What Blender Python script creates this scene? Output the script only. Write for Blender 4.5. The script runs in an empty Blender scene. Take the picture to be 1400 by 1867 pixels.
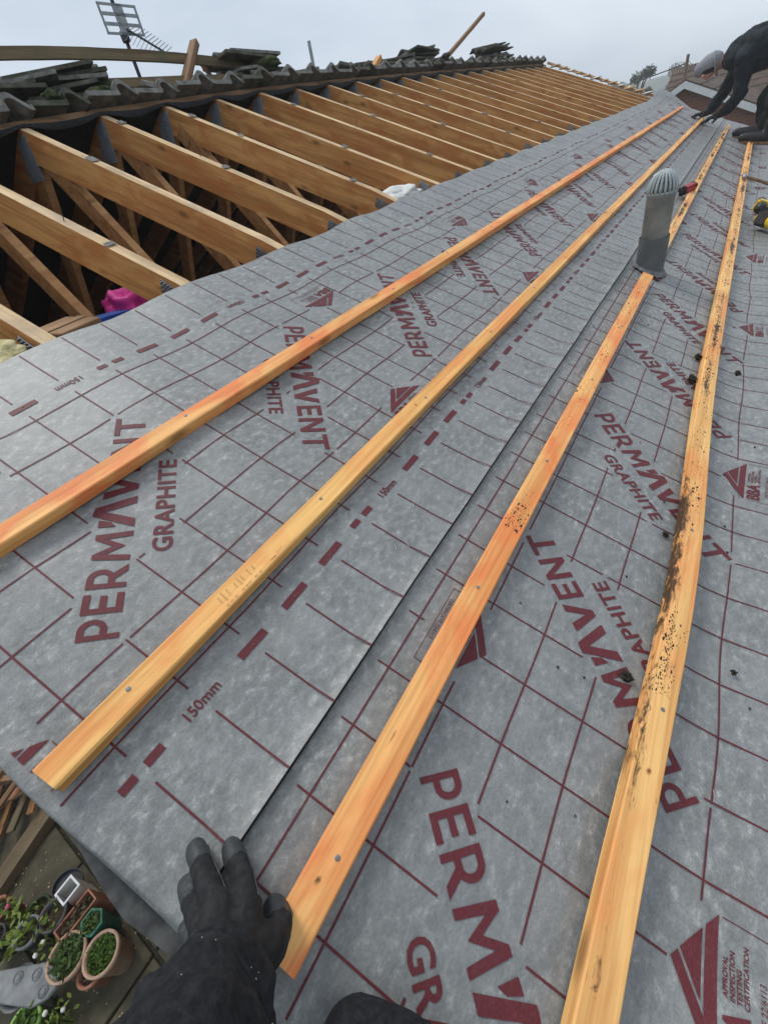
import bpy, bmesh, math, random
import numpy as np
from mathutils import Vector, Matrix, Euler, noise

random.seed(7)
R = math.radians
sc = bpy.context.scene
COL = sc.collection

# ------------------------------------------------------------------ camera
PITCH = R(24)
CP, SP = math.cos(PITCH), math.sin(PITCH)
HC = 0.69                       # camera height above the roof plane
CZ = 3.4                        # camera height above the patio
RO = Vector((0, HC*SP, CZ - HC*CP))     # origin of the roof frame (u along eaves, v up slope, w normal)
FPX = 789.15
d1 = np.array([0.519739, -0.622597, 0.585964])
_v1 = np.array([700., -838.5]); _v2 = np.array([-3050., -1803.5])
_f = math.sqrt(-(_v1@_v2))
d1 = np.array([*_v1, _f]); d1 /= np.linalg.norm(d1)
d2 = np.array([*_v2, _f]); d2 /= np.linalg.norm(d2)
nn = np.cross(d1, d2); nn /= np.linalg.norm(nn)
_Y = CP*d2 - SP*nn
_Z = SP*d2 + CP*nn
M = Matrix(((d1[0], -d1[1], -d1[2], 0), (_Y[0], -_Y[1], -_Y[2], 0), (_Z[0], -_Z[1], -_Z[2], 0), (0, 0, 0, 1)))
cam_d = bpy.data.cameras.new('camera')
cam = bpy.data.objects.new('camera', cam_d); COL.objects.link(cam)
cam.matrix_world = Matrix.Translation((0, 0, CZ)) @ M
cam_d.sensor_fit = 'HORIZONTAL'; cam_d.sensor_width = 36
cam_d.lens = _f/1400*36
cam_d.clip_start = 0.02; cam_d.clip_end = 3000
sc.camera = cam

# ------------------------------------------------------------------ sky, sun, exposure
SUN_EL, SUN_AZ = R(56), R(20)
w = bpy.data.worlds.new('World'); sc.world = w; w.use_nodes = True
nt = w.node_tree; nt.nodes.clear()
def N(t, typ, **kw):
    n = t.nodes.new(typ)
    for k, v in kw.items():
        if k == 'inp':
            for a, b in v.items(): n.inputs[a].default_value = b
        else: setattr(n, k, v)
    return n
def LK(t, a, ao, b, bi): t.links.new(a.outputs[ao], b.inputs[bi])
o_ = N(nt, 'ShaderNodeOutputWorld'); bg = N(nt, 'ShaderNodeBackground'); bg.inputs['Strength'].default_value = 0.1
sky = N(nt, 'ShaderNodeTexSky', sky_type='NISHITA', sun_disc=False, sun_elevation=SUN_EL, sun_rotation=SUN_AZ, dust_density=4.0, air_density=1.2)
tc = N(nt, 'ShaderNodeTexCoord')
mp = N(nt, 'ShaderNodeMapping'); mp.inputs['Scale'].default_value = (1.0, 1.0, 2.6)
cl = N(nt, 'ShaderNodeTexNoise', inp={'Scale': 2.1, 'Detail': 5.0, 'Roughness': 0.5, 'Distortion': 0.3})
cr = N(nt, 'ShaderNodeValToRGB')
cr.color_ramp.elements[0].position = 0.34; cr.color_ramp.elements[0].color = (4.2, 4.85, 5.7, 1)
cr.color_ramp.elements[1].position = 0.62; cr.color_ramp.elements[1].color = (5.6, 6.2, 6.95, 1)
mx = N(nt, 'ShaderNodeMixRGB'); mx.inputs[0].default_value = 0.93
LK(nt, tc, 'Generated', mp, 'Vector'); LK(nt, mp, 0, cl, 'Vector'); LK(nt, cl, 'Fac', cr, 0)
LK(nt, sky, 0, mx, 1); LK(nt, cr, 0, mx, 2); LK(nt, mx, 0, bg, 'Color'); LK(nt, bg, 0, o_, 0)
sun_d = bpy.data.lights.new('sun', 'SUN'); sun_d.energy = 1.4; sun_d.angle = R(22); sun_d.color = (1, 0.97, 0.93)
sun = bpy.data.objects.new('sun', sun_d); COL.objects.link(sun)
_sd = Vector((math.sin(SUN_AZ)*math.cos(SUN_EL), math.cos(SUN_AZ)*math.cos(SUN_EL), math.sin(SUN_EL)))
sun.rotation_euler = (-_sd).to_track_quat('-Z', 'Y').to_euler()
sc.view_settings.view_transform = 'Standard'; sc.view_settings.look = 'None'
sc.cycles.volume_bounces = 1; sc.cycles.max_bounces = 6; sc.cycles.diffuse_bounces = 3
sc.view_settings.exposure = 0.45; sc.view_settings.gamma = 1.0
sc.view_settings.use_curve_mapping = False

# ------------------------------------------------------------------ helpers
class MB:
    def __init__(s): s.v = []; s.f = []; s.m = []; s.smooth = False
    def add(s, vs, fs, mi=0):
        b = len(s.v); s.v += [tuple(x) for x in vs]; s.f += [tuple(i+b for i in f) for f in fs]; s.m += [mi]*len(fs); return s
    def box(s, c, d, rot=None, mi=0, taper=1.0):
        x, y, z = d[0]/2, d[1]/2, d[2]/2
        vs = [Vector((sx*x*(taper if sz > 0 else 1), sy*y*(taper if sz > 0 else 1), sz*z)) for sz in (-1, 1) for sy in (-1, 1) for sx in (-1, 1)]
        if rot is not None:
            mt = rot if isinstance(rot, Matrix) else Euler(rot).to_matrix()
            vs = [mt @ q for q in vs]
        vs = [q + Vector(c) for q in vs]
        return s.add(vs, [(0, 2, 3, 1), (4, 5, 7, 6), (0, 1, 5, 4), (2, 6, 7, 3), (0, 4, 6, 2), (1, 3, 7, 5)], mi)
    def tube(s, pts, rad, n=8, mi=0, caps=True, flat=1.0):
        pts = [Vector(p) for p in pts]
        if not hasattr(rad, '__len__'): rad = [rad]*len(pts)
        rings = []; up = None
        for i, p in enumerate(pts):
            t = (pts[min(i+1, len(pts)-1)] - pts[max(i-1, 0)])
            t = t.normalized() if t.length > 1e-9 else Vector((0, 0, 1))
            if up is None: up = t.orthogonal().normalized()
            a = (up - t*up.dot(t)); a = a.normalized() if a.length > 1e-6 else t.orthogonal().normalized(); up = a
            b = t.cross(a)
            rings.append([p + (a*math.cos(2*math.pi*k/n) + b*math.sin(2*math.pi*k/n)*flat)*rad[i] for k in range(n)])
        base = len(s.v); vs = [q for r in rings for q in r]; fs = []
        for i in range(len(pts)-1):
            for k in range(n):
                fs.append((i*n+k, i*n+(k+1) % n, (i+1)*n+(k+1) % n, (i+1)*n+k))
        if caps:
            fs.append(tuple(range(n-1, -1, -1))); fs.append(tuple((len(pts)-1)*n+k for k in range(n)))
        return s.add(vs, fs, mi)
    def lathe(s, prof, c=(0, 0, 0), n=20, mi=0, axis=None):
        vs = []; fs = []
        for r, z in prof:
            for k in range(n): vs.append(Vector((r*math.cos(2*math.pi*k/n), r*math.sin(2*math.pi*k/n), z)))
        if axis is not None: vs = [axis @ q for q in vs]
        vs = [q + Vector(c) for q in vs]
        for i in range(len(prof)-1):
            for k in range(n): fs.append((i*n+k, i*n+(k+1) % n, (i+1)*n+(k+1) % n, (i+1)*n+k))
        return s.add(vs, fs, mi)
    def prism(s, poly, z0, z1, mi=0, f=lambda a, b, c: (a, b, c)):
        n = len(poly)
        vs = [f(x, y, z0) for x, y in poly] + [f(x, y, z1) for x, y in poly]
        fs = [tuple(range(n-1, -1, -1)), tuple(range(n, 2*n))] + [(i, (i+1) % n, n+(i+1) % n, n+i) for i in range(n)]
        return s.add(vs, fs, mi)
    def mesh(s, name, mats, bevel=0, seg=1, smooth=False, recalc=True):
        me = bpy.data.meshes.new(name); me.from_pydata(s.v, [], s.f); me.update()
        for m in (mats if isinstance(mats, (list, tuple)) else [mats]): me.materials.append(m)
        me.polygons.foreach_set('material_index', s.m)
        bm = bmesh.new(); bm.from_mesh(me)
        if recalc: bmesh.ops.recalc_face_normals(bm, faces=bm.faces)
        if bevel:
            bmesh.ops.bevel(bm, geom=[e for e in bm.edges if e.is_manifold and e.calc_face_angle(0) > 0.5], offset=bevel, segments=seg, affect='EDGES', clamp_overlap=True)
        bm.to_mesh(me); bm.free()
        if smooth or s.smooth:
            me.polygons.foreach_set('use_smooth', [True]*len(me.polygons))
        return me
    def build(s, name, mats, parent=None, bevel=0, seg=1, smooth=False, loc=None, rot=None):
        return link(name, s.mesh(name, mats, bevel, seg, smooth), parent, loc, rot)
def link(name, me, parent=None, loc=None, rot=None):
    o = bpy.data.objects.new(name, me); COL.objects.link(o)
    if parent is not None: o.parent = parent
    if loc is not None: o.location = loc
    if rot is not None: o.rotation_euler = rot
    return o
def tag(o, label=None, cat=None, group=None, kind=None):
    if label: o['label'] = label
    if cat: o['category'] = cat
    if group: o['group'] = group
    if kind: o['kind'] = kind
    return o
def thing(name, label, cat, loc=(0, 0, 0), rot=(0, 0, 0), group=None):
    o = bpy.data.objects.new(name, None); COL.objects.link(o); o.empty_display_size = 0.1
    o.location = loc; o.rotation_euler = rot
    return tag(o, label, cat, group)
def rf(u, v, w_=0.0): return RO + Vector((u, v*CP - w_*SP, v*SP + w_*CP))
ROOFROT = (PITCH, 0, 0)
REARROT = (-PITCH, 0, 0)
ORD = ['first', 'second', 'third', 'fourth', 'fifth', 'sixth', 'seventh', 'eighth', 'ninth', 'tenth', 'eleventh', 'twelfth', 'thirteenth', 'fourteenth', 'fifteenth', 'sixteenth', 'seventeenth', 'eighteenth', 'nineteenth', 'twentieth', 'twenty-first', 'twenty-second', 'twenty-third', 'twenty-fourth', 'twenty-fifth']
def nz(x, y, z=0.0): return noise.noise(Vector((x, y, z)))

# ------------------------------------------------------------------ materials
def mat(name): 
    m = bpy.data.materials.new(name); m.use_nodes = True
    t = m.node_tree; b = t.nodes['Principled BSDF']; return m, t, b
def ramp(t, fac, stops, fo='Fac'):
    r = N(t, 'ShaderNodeValToRGB'); e = r.color_ramp.elements
    while len(e) < len(stops): e.new(0.5)
    for el, (p, c) in zip(e, stops):
        el.position = p; el.color = (*c, 1) if len(c) == 3 else c
    t.links.new(fac, r.inputs[0]); return r.outputs[0]
def coords(t, scale=(1, 1, 1), kind='Object', rnd=False):
    c = N(t, 'ShaderNodeTexCoord'); m = N(t, 'ShaderNodeMapping'); m.inputs['Scale'].default_value = scale
    out = c.outputs[kind]
    if rnd:
        oi = N(t, 'ShaderNodeObjectInfo'); mu = N(t, 'ShaderNodeMath', operation='MULTIPLY'); mu.inputs[1].default_value = 37.0
        t.links.new(oi.outputs['Random'], mu.inputs[0])
        ad = N(t, 'ShaderNodeVectorMath', operation='ADD'); t.links.new(out, ad.inputs[0]); t.links.new(mu.outputs[0], ad.inputs[1]); out = ad.outputs[0]
    t.links.new(out, m.inputs[0]); return m.outputs[0]
def noi(t, vec, scale, detail=4.0, rough=0.55, dist=0.0):
    n = N(t, 'ShaderNodeTexNoise', inp={'Scale': scale, 'Detail': detail, 'Roughness': rough, 'Distortion': dist}); t.links.new(vec, n.inputs['Vector']); return n.outputs['Fac']
def mixc(t, fac, a, b, mode='MIX'):
    m = N(t, 'ShaderNodeMixRGB', blend_type=mode)
    for i, x in ((0, fac), (1, a), (2, b)):
        if hasattr(x, 'links'): t.links.new(x, m.inputs[i])
        elif i == 0: m.inputs[0].default_value = x
        else: m.inputs[i].default_value = (*x, 1)
    return m.outputs[0]
def bump(t, b, h, strength=0.3, dist=0.002):
    n = N(t, 'ShaderNodeBump', inp={'Strength': strength, 'Distance': dist}); t.links.new(h, n.inputs['Height']); t.links.new(n.outputs[0], b.inputs['Normal'])
def simple(name, c1, c2, scale=20, rough=0.7, bs=0.3, bd=0.002, metal=0.0, detail=5, rnd=True, spec=0.4, lo=0.35, hi=0.65, sc3=(1, 1, 1)):
    m, t, b = mat(name); v = coords(t, sc3, rnd=rnd); n = noi(t, v, scale, detail, 0.6)
    t.links.new(ramp(t, n, [(lo, c1), (hi, c2)]), b.inputs['Base Color'])
    b.inputs['Roughness'].default_value = rough; b.inputs['Metallic'].default_value = metal; b.inputs['Specular IOR Level'].default_value = spec
    if bs: bump(t, b, noi(t, v, scale*2.3, 4), bs, bd)
    return m

def membrane_mat(name, print_col=None):
    m, t, b = mat(name); v = coords(t)
    blot = noi(t, coords(t, (1, 1.5, 1)), 48.0, 5.0, 0.70, 0.15)
    mid = noi(t, v, 9.0, 4.0, 0.6)
    big = noi(t, v, 2.3, 3.0, 0.5)
    fib = noi(t, coords(t, (160, 900, 160)), 1.0, 2.0)
    base = ramp(t, blot, [(0.36, (0.132, 0.139, 0.139)), (0.49, (0.168, 0.176, 0.177)), (0.58, (0.212, 0.221, 0.221)), (0.71, (0.37, 0.378, 0.376))])
    base = mixc(t, ramp(t, mid, [(0.45, (0, 0, 0)), (0.68, (0.6, 0.6, 0.6))]), base, (0.255, 0.262, 0.264))
    base = mixc(t, ramp(t, big, [(0.35, (0, 0, 0)), (0.7, (0.4, 0.4, 0.4))]), base, (0.158, 0.166, 0.173))
    if print_col:
        cov = ramp(t, fib, [(0.2, (0.78, 0.78, 0.78)), (0.5, (0.98, 0.98, 0.98))])
        base = mixc(t, cov, base, print_col)
        base = mixc(t, ramp(t, blot, [(0.60, (0, 0, 0)), (0.78, (0.25, 0.25, 0.25))]), base, (0.2, 0.12, 0.12))
    fm = ramp(t, fib, [(0.3, (0.93, 0.93, 0.93)), (0.7, (1.05, 1.05, 1.05))])
    base = mixc(t, 1.0, base, fm, 'MULTIPLY')
    spk = noi(t, v, 330.0, 2.0, 0.6)
    base = mixc(t, 1.0, base, ramp(t, spk, [(0.34, (0.88, 0.88, 0.88)), (0.66, (1.12, 1.12, 1.12))]), 'MULTIPLY')
    base = mixc(t, 1.0, base, (1.17, 1.155, 1.11), 'MULTIPLY')
    t.links.new(base, b.inputs['Base Color'])
    b.inputs['Roughness'].default_value = 0.58 if print_col else 0.5; b.inputs['Specular IOR Level'].default_value = 0.3 if print_col else 0.5
    h = mixc(t, 0.35, blot, fib); bump(t, b, h, 0.3, 0.001)
    return m
M_MEM = membrane_mat('membrane_grey')
M_PRINT = membrane_mat('membrane_print', (0.098, 0.011, 0.017))
M_THIN = membrane_mat('membrane_print_dark', (0.095, 0.012, 0.018))

def wood_mat(name, light, dark, red, redamt=0.5, grain=34.0, knots=True, rough=0.6, stain=None, weather=None, axis=0, edge=None):
    m, t, b = mat(name); v = coords(t, rnd=True)
    s3 = [grain, grain, grain]; s3[axis] = 1.1
    g = noi(t, coords(t, tuple(s3), rnd=True), 1.0, 5.0, 0.62, 0.35)
    s4 = [grain*5, grain*5, grain*5]; s4[axis] = 5
    g2 = noi(t, coords(t, tuple(s4), rnd=True), 1.0, 3.0, 0.6)
    c = ramp(t, g, [(0.34, dark), (0.46, tuple((x+y)/2 for x, y in zip(dark, light))), (0.52, light), (0.70, tuple(min(1, x*1.1) for x in light))])
    s5 = [15, 15, 15]; s5[axis] = 5.5
    rp = noi(t, coords(t, tuple(s5), rnd=True), 1.0, 4.0, 0.55, 0.6)
    c = mixc(t, ramp(t, rp, [(0.44, (0, 0, 0)), (0.62, (redamt,)*3)]), c, red)
    c = mixc(t, 1.0, c, ramp(t, g2, [(0.3, (0.85, 0.82, 0.78)), (0.58, (1.06, 1.06, 1.06))]), 'MULTIPLY')
    if knots:
        s6 = [11, 11, 11]; s6[axis] = 4.2
        vo = N(t, 'ShaderNodeTexVoronoi', inp={'Scale': 1.0, 'Randomness': 1.0}); t.links.new(coords(t, tuple(s6), rnd=True), vo.inputs['Vector'])
        k = ramp(t, vo.outputs['Distance'], [(0.05, (1, 1, 1)), (0.16, (0, 0, 0))])
        c = mixc(t, mixc(t, 1.0, k, (0.75, 0.75, 0.75), 'MULTIPLY'), c, tuple(x*0.35 for x in dark))
    if stain:
        s7 = [38, 38, 38]; s7[axis] = 9
        st = noi(t, coords(t, tuple(s7), rnd=True), 1.0, 6.0, 0.7)
        big = noi(t, v, 2.6, 3.0)
        a = ramp(t, st, [(stain, (0, 0, 0)), (stain+0.07, (1, 1, 1))]); a = mixc(t, 1.0, a, ramp(t, big, [(0.42, (0, 0, 0)), (0.56, (0.9, 0.9, 0.9))]), 'MULTIPLY')
        c = mixc(t, a, c, (0.035, 0.03, 0.018))
    if edge:
        c0 = N(t, 'ShaderNodeTexCoord'); sx_ = N(t, 'ShaderNodeSeparateXYZ'); t.links.new(c0.outputs['Object'], sx_.inputs[0])
        y1 = N(t, 'ShaderNodeMath', operation='SUBTRACT'); t.links.new(sx_.outputs[1], y1.inputs[0]); y1.inputs[1].default_value = edge[0]
        y2 = N(t, 'ShaderNodeMath', operation='ABSOLUTE'); t.links.new(y1.outputs[0], y2.inputs[0])
        y3 = N(t, 'ShaderNodeMapRange', inp={1: 0.0, 2: edge[1], 3: 0.22, 4: -0.12}); t.links.new(y2.outputs[0], y3.inputs[0])
        nb = noi(t, coords(t, (26, 95, 60)), 1.0, 8.0, 0.72, 0.6); lf = noi(t, coords(t, (edge[2], 0.1, 0.1)), 1.0, 2.0)
        a1 = N(t, 'ShaderNodeMath', operation='ADD'); t.links.new(nb, a1.inputs[0]); t.links.new(y3.outputs[0], a1.inputs[1])
        l2 = N(t, 'ShaderNodeMapRange', inp={1: 0.40, 2: 0.62, 3: -0.22, 4: 0.10}); t.links.new(lf, l2.inputs[0])
        a2 = N(t, 'ShaderNodeMath', operation='ADD'); t.links.new(a1.outputs[0], a2.inputs[0]); t.links.new(l2.outputs[0], a2.inputs[1])
        c = mixc(t, ramp(t, a2.outputs[0], [(0.60, (0, 0, 0)), (0.72, (0.92, 0.92, 0.92))]), c, (0.016, 0.013, 0.007))
    if weather:
        c = mixc(t, ramp(t, noi(t, v, 7.0, 5.0, 0.65), [(0.45, (0, 0, 0)), (0.7, (0.7, 0.7, 0.7))]), c, weather)
    t.links.new(c, b.inputs['Base Color']); b.inputs['Roughness'].default_value = rough; b.inputs['Specular IOR Level'].default_value = 0.35
    sw_ = [60, 60, 60]; sw_[axis] = 160
    saw = noi(t, coords(t, tuple(sw_), rnd=True), 1.0, 2.0)
    bump(t, b, mixc(t, 0.35, mixc(t, 0.5, g, g2), saw), 0.5, 0.0016)
    return m
M_BAT = wood_mat('batten_wood', (0.86, 0.49, 0.16), (0.68, 0.31, 0.085), (0.80, 0.29, 0.085), 0.7, stain=0.66)
M_BATO = wood_mat('batten_wood_orange', (0.85, 0.44, 0.15), (0.68, 0.29, 0.085), (0.80, 0.23, 0.07), 0.9, stain=0.66)
M_BATM = wood_mat('batten_wood_mossy', (0.85, 0.50, 0.18), (0.66, 0.32, 0.10), (0.78, 0.28, 0.085), 0.65, stain=0.62, edge=(0.004, 0.024, 1.7))
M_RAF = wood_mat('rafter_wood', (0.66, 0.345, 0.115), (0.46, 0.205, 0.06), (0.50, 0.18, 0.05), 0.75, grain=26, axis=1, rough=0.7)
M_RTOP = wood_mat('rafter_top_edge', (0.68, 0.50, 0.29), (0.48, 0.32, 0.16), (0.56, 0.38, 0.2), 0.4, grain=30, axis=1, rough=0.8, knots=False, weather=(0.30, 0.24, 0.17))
M_WEB = wood_mat('web_wood', (0.46, 0.245, 0.095), (0.32, 0.15, 0.05), (0.33, 0.14, 0.05), 0.5, grain=26, rough=0.75)  # darker than the rafter wood; loft shade put into the webs' colour
M_OLD = wood_mat('old_wood', (0.20, 0.145, 0.085), (0.10, 0.07, 0.04), (0.16, 0.1, 0.05), 0.4, rough=0.85, weather=(0.11, 0.12, 0.06))
M_OLD2 = wood_mat('old_brown_wood', (0.27, 0.16, 0.085), (0.15, 0.085, 0.045), (0.2, 0.1, 0.05), 0.4, rough=0.85)
M_TILE = simple('weathered_concrete_tile', (0.12, 0.115, 0.10), (0.27, 0.26, 0.235), 22, 0.92, 0.6, 0.004)
M_TILEM = simple('mossy_concrete_tile', (0.045, 0.05, 0.03), (0.15, 0.14, 0.115), 14, 0.95, 0.8, 0.006)
M_MOSS = simple('moss', (0.025, 0.035, 0.012), (0.075, 0.095, 0.03), 40, 0.98, 1.0, 0.01)
M_DIRT = simple('dark_moss_dirt', (0.012, 0.011, 0.008), (0.045, 0.036, 0.022), 60, 0.98, 1.0, 0.006)
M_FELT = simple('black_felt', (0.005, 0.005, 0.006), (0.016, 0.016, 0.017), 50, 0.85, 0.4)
M_SCRAP = simple('felt_scrap', (0.05, 0.05, 0.05), (0.22, 0.20, 0.18), 90, 0.8, 0.5)
M_BLACK = simple('black_fabric', (0.009, 0.010, 0.012), (0.030, 0.032, 0.035), 130, 0.85, 0.9, 0.0014, spec=0.25, lo=0.4, hi=0.8)
M_JACKET = simple('black_jacket', (0.008, 0.014, 0.019), (0.020, 0.029, 0.036), 14, 0.85, 0.8, 0.02, spec=0.25)
M_TROUS = simple('dark_trousers', (0.010, 0.013, 0.011), (0.024, 0.028, 0.023), 10, 0.9, 0.8, 0.02, spec=0.2)
M_GLOVE = simple('black_glove', (0.008, 0.009, 0.010), (0.030, 0.032, 0.033), 95, 0.75, 0.9, 0.0016, spec=0.35, lo=0.42, hi=0.8)
M_RUBBER = simple('glove_rubber', (0.022, 0.025, 0.028), (0.045, 0.05, 0.054), 160, 0.5, 0.35, 0.0008, spec=0.5)
M_INS = simple('mineral_wool', (0.42, 0.36, 0.17), (0.72, 0.64, 0.36), 26, 0.98, 1.0, 0.012)
M_PLASTER = simple('plasterboard', (0.16, 0.13, 0.11), (0.26, 0.22, 0.19), 5, 0.95, 0.2)
M_PIPE = simple('grey_pipe', (0.17, 0.18, 0.17), (0.34, 0.335, 0.30), 14, 0.6, 0.3, 0.002, lo=0.3, hi=0.72)
M_SLEEVE = simple('grey_sleeve', (0.095, 0.102, 0.105), (0.145, 0.152, 0.154), 10, 0.6, 0.3, 0.003)
M_CAGE = simple('cage_plastic', (0.30, 0.34, 0.34), (0.42, 0.46, 0.45), 14, 0.4, 0.05)
M_WHITE = simple('white_paint', (0.70, 0.71, 0.72), (0.80, 0.80, 0.80), 8, 0.5, 0.05)
M_RED = simple('red_plastic', (0.32, 0.012, 0.016), (0.42, 0.022, 0.026), 20, 0.4, 0.05)
M_YEL = simple('yellow_plastic', (0.60, 0.40, 0.015), (0.72, 0.50, 0.03), 20, 0.45, 0.05)
M_DPL = simple('dark_plastic', (0.012, 0.012, 0.013), (0.03, 0.03, 0.032), 30, 0.5, 0.05)
M_STEEL = simple('steel', (0.30, 0.31, 0.32), (0.48, 0.49, 0.5), 40, 0.42, 0.1, metal=0.8)
M_NAIL = simple('dull_nail', (0.16, 0.16, 0.165), (0.30, 0.30, 0.31), 60, 0.5, 0.1, metal=0.4)
M_ALU = simple('grey_aerial_metal', (0.25, 0.27, 0.28), (0.36, 0.38, 0.39), 30, 0.5, 0.1, metal=0.3)
M_TERRA = simple('terracotta', (0.26, 0.10, 0.055), (0.40, 0.19, 0.11), 16, 0.85, 0.3)
M_TERRAP = simple('pale_terracotta', (0.40, 0.26, 0.17), (0.52, 0.36, 0.25), 20, 0.85, 0.3)
M_SOIL = simple('soil', (0.025, 0.017, 0.010), (0.07, 0.048, 0.028), 45, 0.98, 1.0, 0.01)
M_SLAB = simple('mossy_slab', (0.042, 0.037, 0.020), (0.105, 0.092, 0.055), 9, 0.85, 0.6, 0.004, lo=0.3, hi=0.7)
M_JOINT = simple('slab_bed', (0.025, 0.026, 0.014), (0.05, 0.05, 0.026), 30, 0.98, 0.6)
M_STONE = simple('grey_stone', (0.15, 0.16, 0.165), (0.25, 0.26, 0.26), 12, 0.8, 0.3)
M_GREENP = simple('green_plastic', (0.012, 0.12, 0.07), (0.03, 0.18, 0.10), 14, 0.45, 0.05)
M_PINK = simple('pink_bag', (0.58, 0.02, 0.22), (0.70, 0.04, 0.30), 7, 0.55, 0.4, 0.02)
M_BLUE = simple('blue_plastic', (0.02, 0.07, 0.32), (0.04, 0.12, 0.42), 12, 0.4, 0.1)
M_CARD = simple('cardboard', (0.30, 0.175, 0.09), (0.38, 0.24, 0.13), 9, 0.85, 0.15)
M_WBAG = simple('white_sack', (0.55, 0.56, 0.52), (0.72, 0.72, 0.68), 9, 0.6, 0.5, 0.01)
M_SKIN = simple('skin', (0.38, 0.19, 0.13), (0.48, 0.26, 0.19), 12, 0.55, 0.1)
M_BEANIE = simple('grey_beanie', (0.20, 0.21, 0.225), (0.30, 0.31, 0.325), 80, 0.9, 0.6, 0.004)
M_HAIR = simple('dark_trim', (0.01, 0.009, 0.008), (0.025, 0.02, 0.018), 60, 0.8, 0.3)
M_BARK = simple('bark', (0.05, 0.035, 0.022), (0.11, 0.08, 0.055), 18, 0.95, 0.8, 0.01)
M_GRASS = simple('field', (0.035, 0.055, 0.02), (0.075, 0.095, 0.04), 0.3, 0.95, 0.3)
M_HILL = simple('wooded_hill', (0.05, 0.065, 0.045), (0.10, 0.115, 0.085), 0.05, 0.98, 0.0)
M_ROOFB = simple('brown_roof_tile', (0.06, 0.04, 0.027), (0.115, 0.075, 0.05), 3.5, 0.9, 0.5, 0.02)
def leaf_mat(name, a, b_):
    m, t, b = mat(name); g = N(t, 'ShaderNodeObjectInfo'); n = noi(t, coords(t), 24.0, 3.0)
    t.links.new(ramp(t, n, [(0.3, a), (0.7, b_)]), b.inputs['Base Color']); b.inputs['Roughness'].default_value = 0.6
    b.inputs['Specular IOR Level'].default_value = 0.3
    return m
M_LEAF = leaf_mat('leaf_green', (0.028, 0.065, 0.012), (0.085, 0.15, 0.025))
M_LEAFB = leaf_mat('leaf_bright', (0.04, 0.09, 0.008), (0.10, 0.19, 0.02))
M_LEAFY = leaf_mat('leaf_yellow', (0.10, 0.15, 0.02), (0.20, 0.27, 0.04))
M_LEAFD = leaf_mat('leaf_dark', (0.02, 0.032, 0.014), (0.05, 0.068, 0.03))
M_MUD = leaf_mat('dead_leaf', (0.06, 0.045, 0.02), (0.13, 0.10, 0.045))
M_PETAL = simple('petal_white', (0.65, 0.66, 0.58), (0.8, 0.8, 0.72), 30, 0.6, 0)
M_PETALP = simple('petal_pink', (0.55, 0.06, 0.16), (0.68, 0.14, 0.25), 30, 0.6, 0)
def plate_mat():
    m, t, b = mat('galvanised_plate'); v = coords(t, rnd=True)
    vo = N(t, 'ShaderNodeTexVoronoi', inp={'Scale': 130.0}); t.links.new(v, vo.inputs['Vector'])
    c = ramp(t, vo.outputs['Distance'], [(0.2, (0.10, 0.125, 0.15)), (0.5, (0.50, 0.57, 0.64))])
    c = mixc(t, noi(t, v, 30.0), c, (0.24, 0.29, 0.34))
    t.links.new(c, b.inputs['Base Color']); b.inputs['Roughness'].default_value = 0.5; b.inputs['Metallic'].default_value = 0.25
    bump(t, b, vo.outputs['Distance'], 0.8, 0.003); return m
M_PLATE = plate_mat()
M_UC = simple('undercloak_board', (0.045, 0.046, 0.045), (0.16, 0.16, 0.155), 20, 0.85, 0.5, 0.003, lo=0.4, hi=0.72)
def brick_mat(name, c1, c2, mo, sx=1.0):
    m, t, b = mat(name); c = N(t, 'ShaderNodeTexCoord'); sep = N(t, 'ShaderNodeSeparateXYZ'); com = N(t, 'ShaderNodeCombineXYZ')
    t.links.new(c.outputs['Object'], sep.inputs[0]); ad = N(t, 'ShaderNodeMath', operation='ADD'); t.links.new(sep.outputs[0], ad.inputs[0]); t.links.new(sep.outputs[1], ad.inputs[1])
    t.links.new(ad.outputs[0], com.inputs[0]); t.links.new(sep.outputs[2], com.inputs[1])
    br = N(t, 'ShaderNodeTexBrick', inp={'Scale': 1.0, 'Brick Width': 0.225, 'Row Height': 0.075, 'Mortar Size': 0.008, 'Color1': (*c1, 1), 'Color2': (*c2, 1), 'Mortar': (*mo, 1)})
    t.links.new(com.outputs[0], br.inputs['Vector']); t.links.new(br.outputs['Color'], b.inputs['Base Color']); b.inputs['Roughness'].default_value = 0.9
    return m
M_BRICK = brick_mat('red_brick', (0.20, 0.062, 0.036), (0.28, 0.095, 0.055), (0.2, 0.15, 0.12))

# ------------------------------------------------------------------ the setting: ground, patio, hills
g = MB(); g.add([(-600, -600, -0.06), (600, -600, -0.06), (600, 600, -0.06), (-600, 600, -0.06)], [(0, 1, 2, 3)])
tag(g.build('ground', M_GRASS), kind='structure')
pb = MB(); pb.box((-1.7, 2.2, -0.03), (3.0, 5.2, 0.05)); patio = tag(pb.build('patio', M_JOINT), kind='structure')
sw = 0.45
for i in range(7):
    for j in range(12):
        x = -3.1 + i*sw + sw/2; y = -0.3 + j*sw + sw/2
        m_ = MB(); m_.box((0, 0, 0), (sw-0.022, sw-0.022, 0.04))
        m_.build('paving_slab', M_SLAB, patio, bevel=0.005, loc=(x + random.uniform(-.004, .004), y + random.uniform(-.004, .004), 0.008 + random.uniform(-.004, .004)), rot=(random.uniform(-.012, .012), random.uniform(-.012, .012), random.uniform(-.012, .012)))
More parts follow.
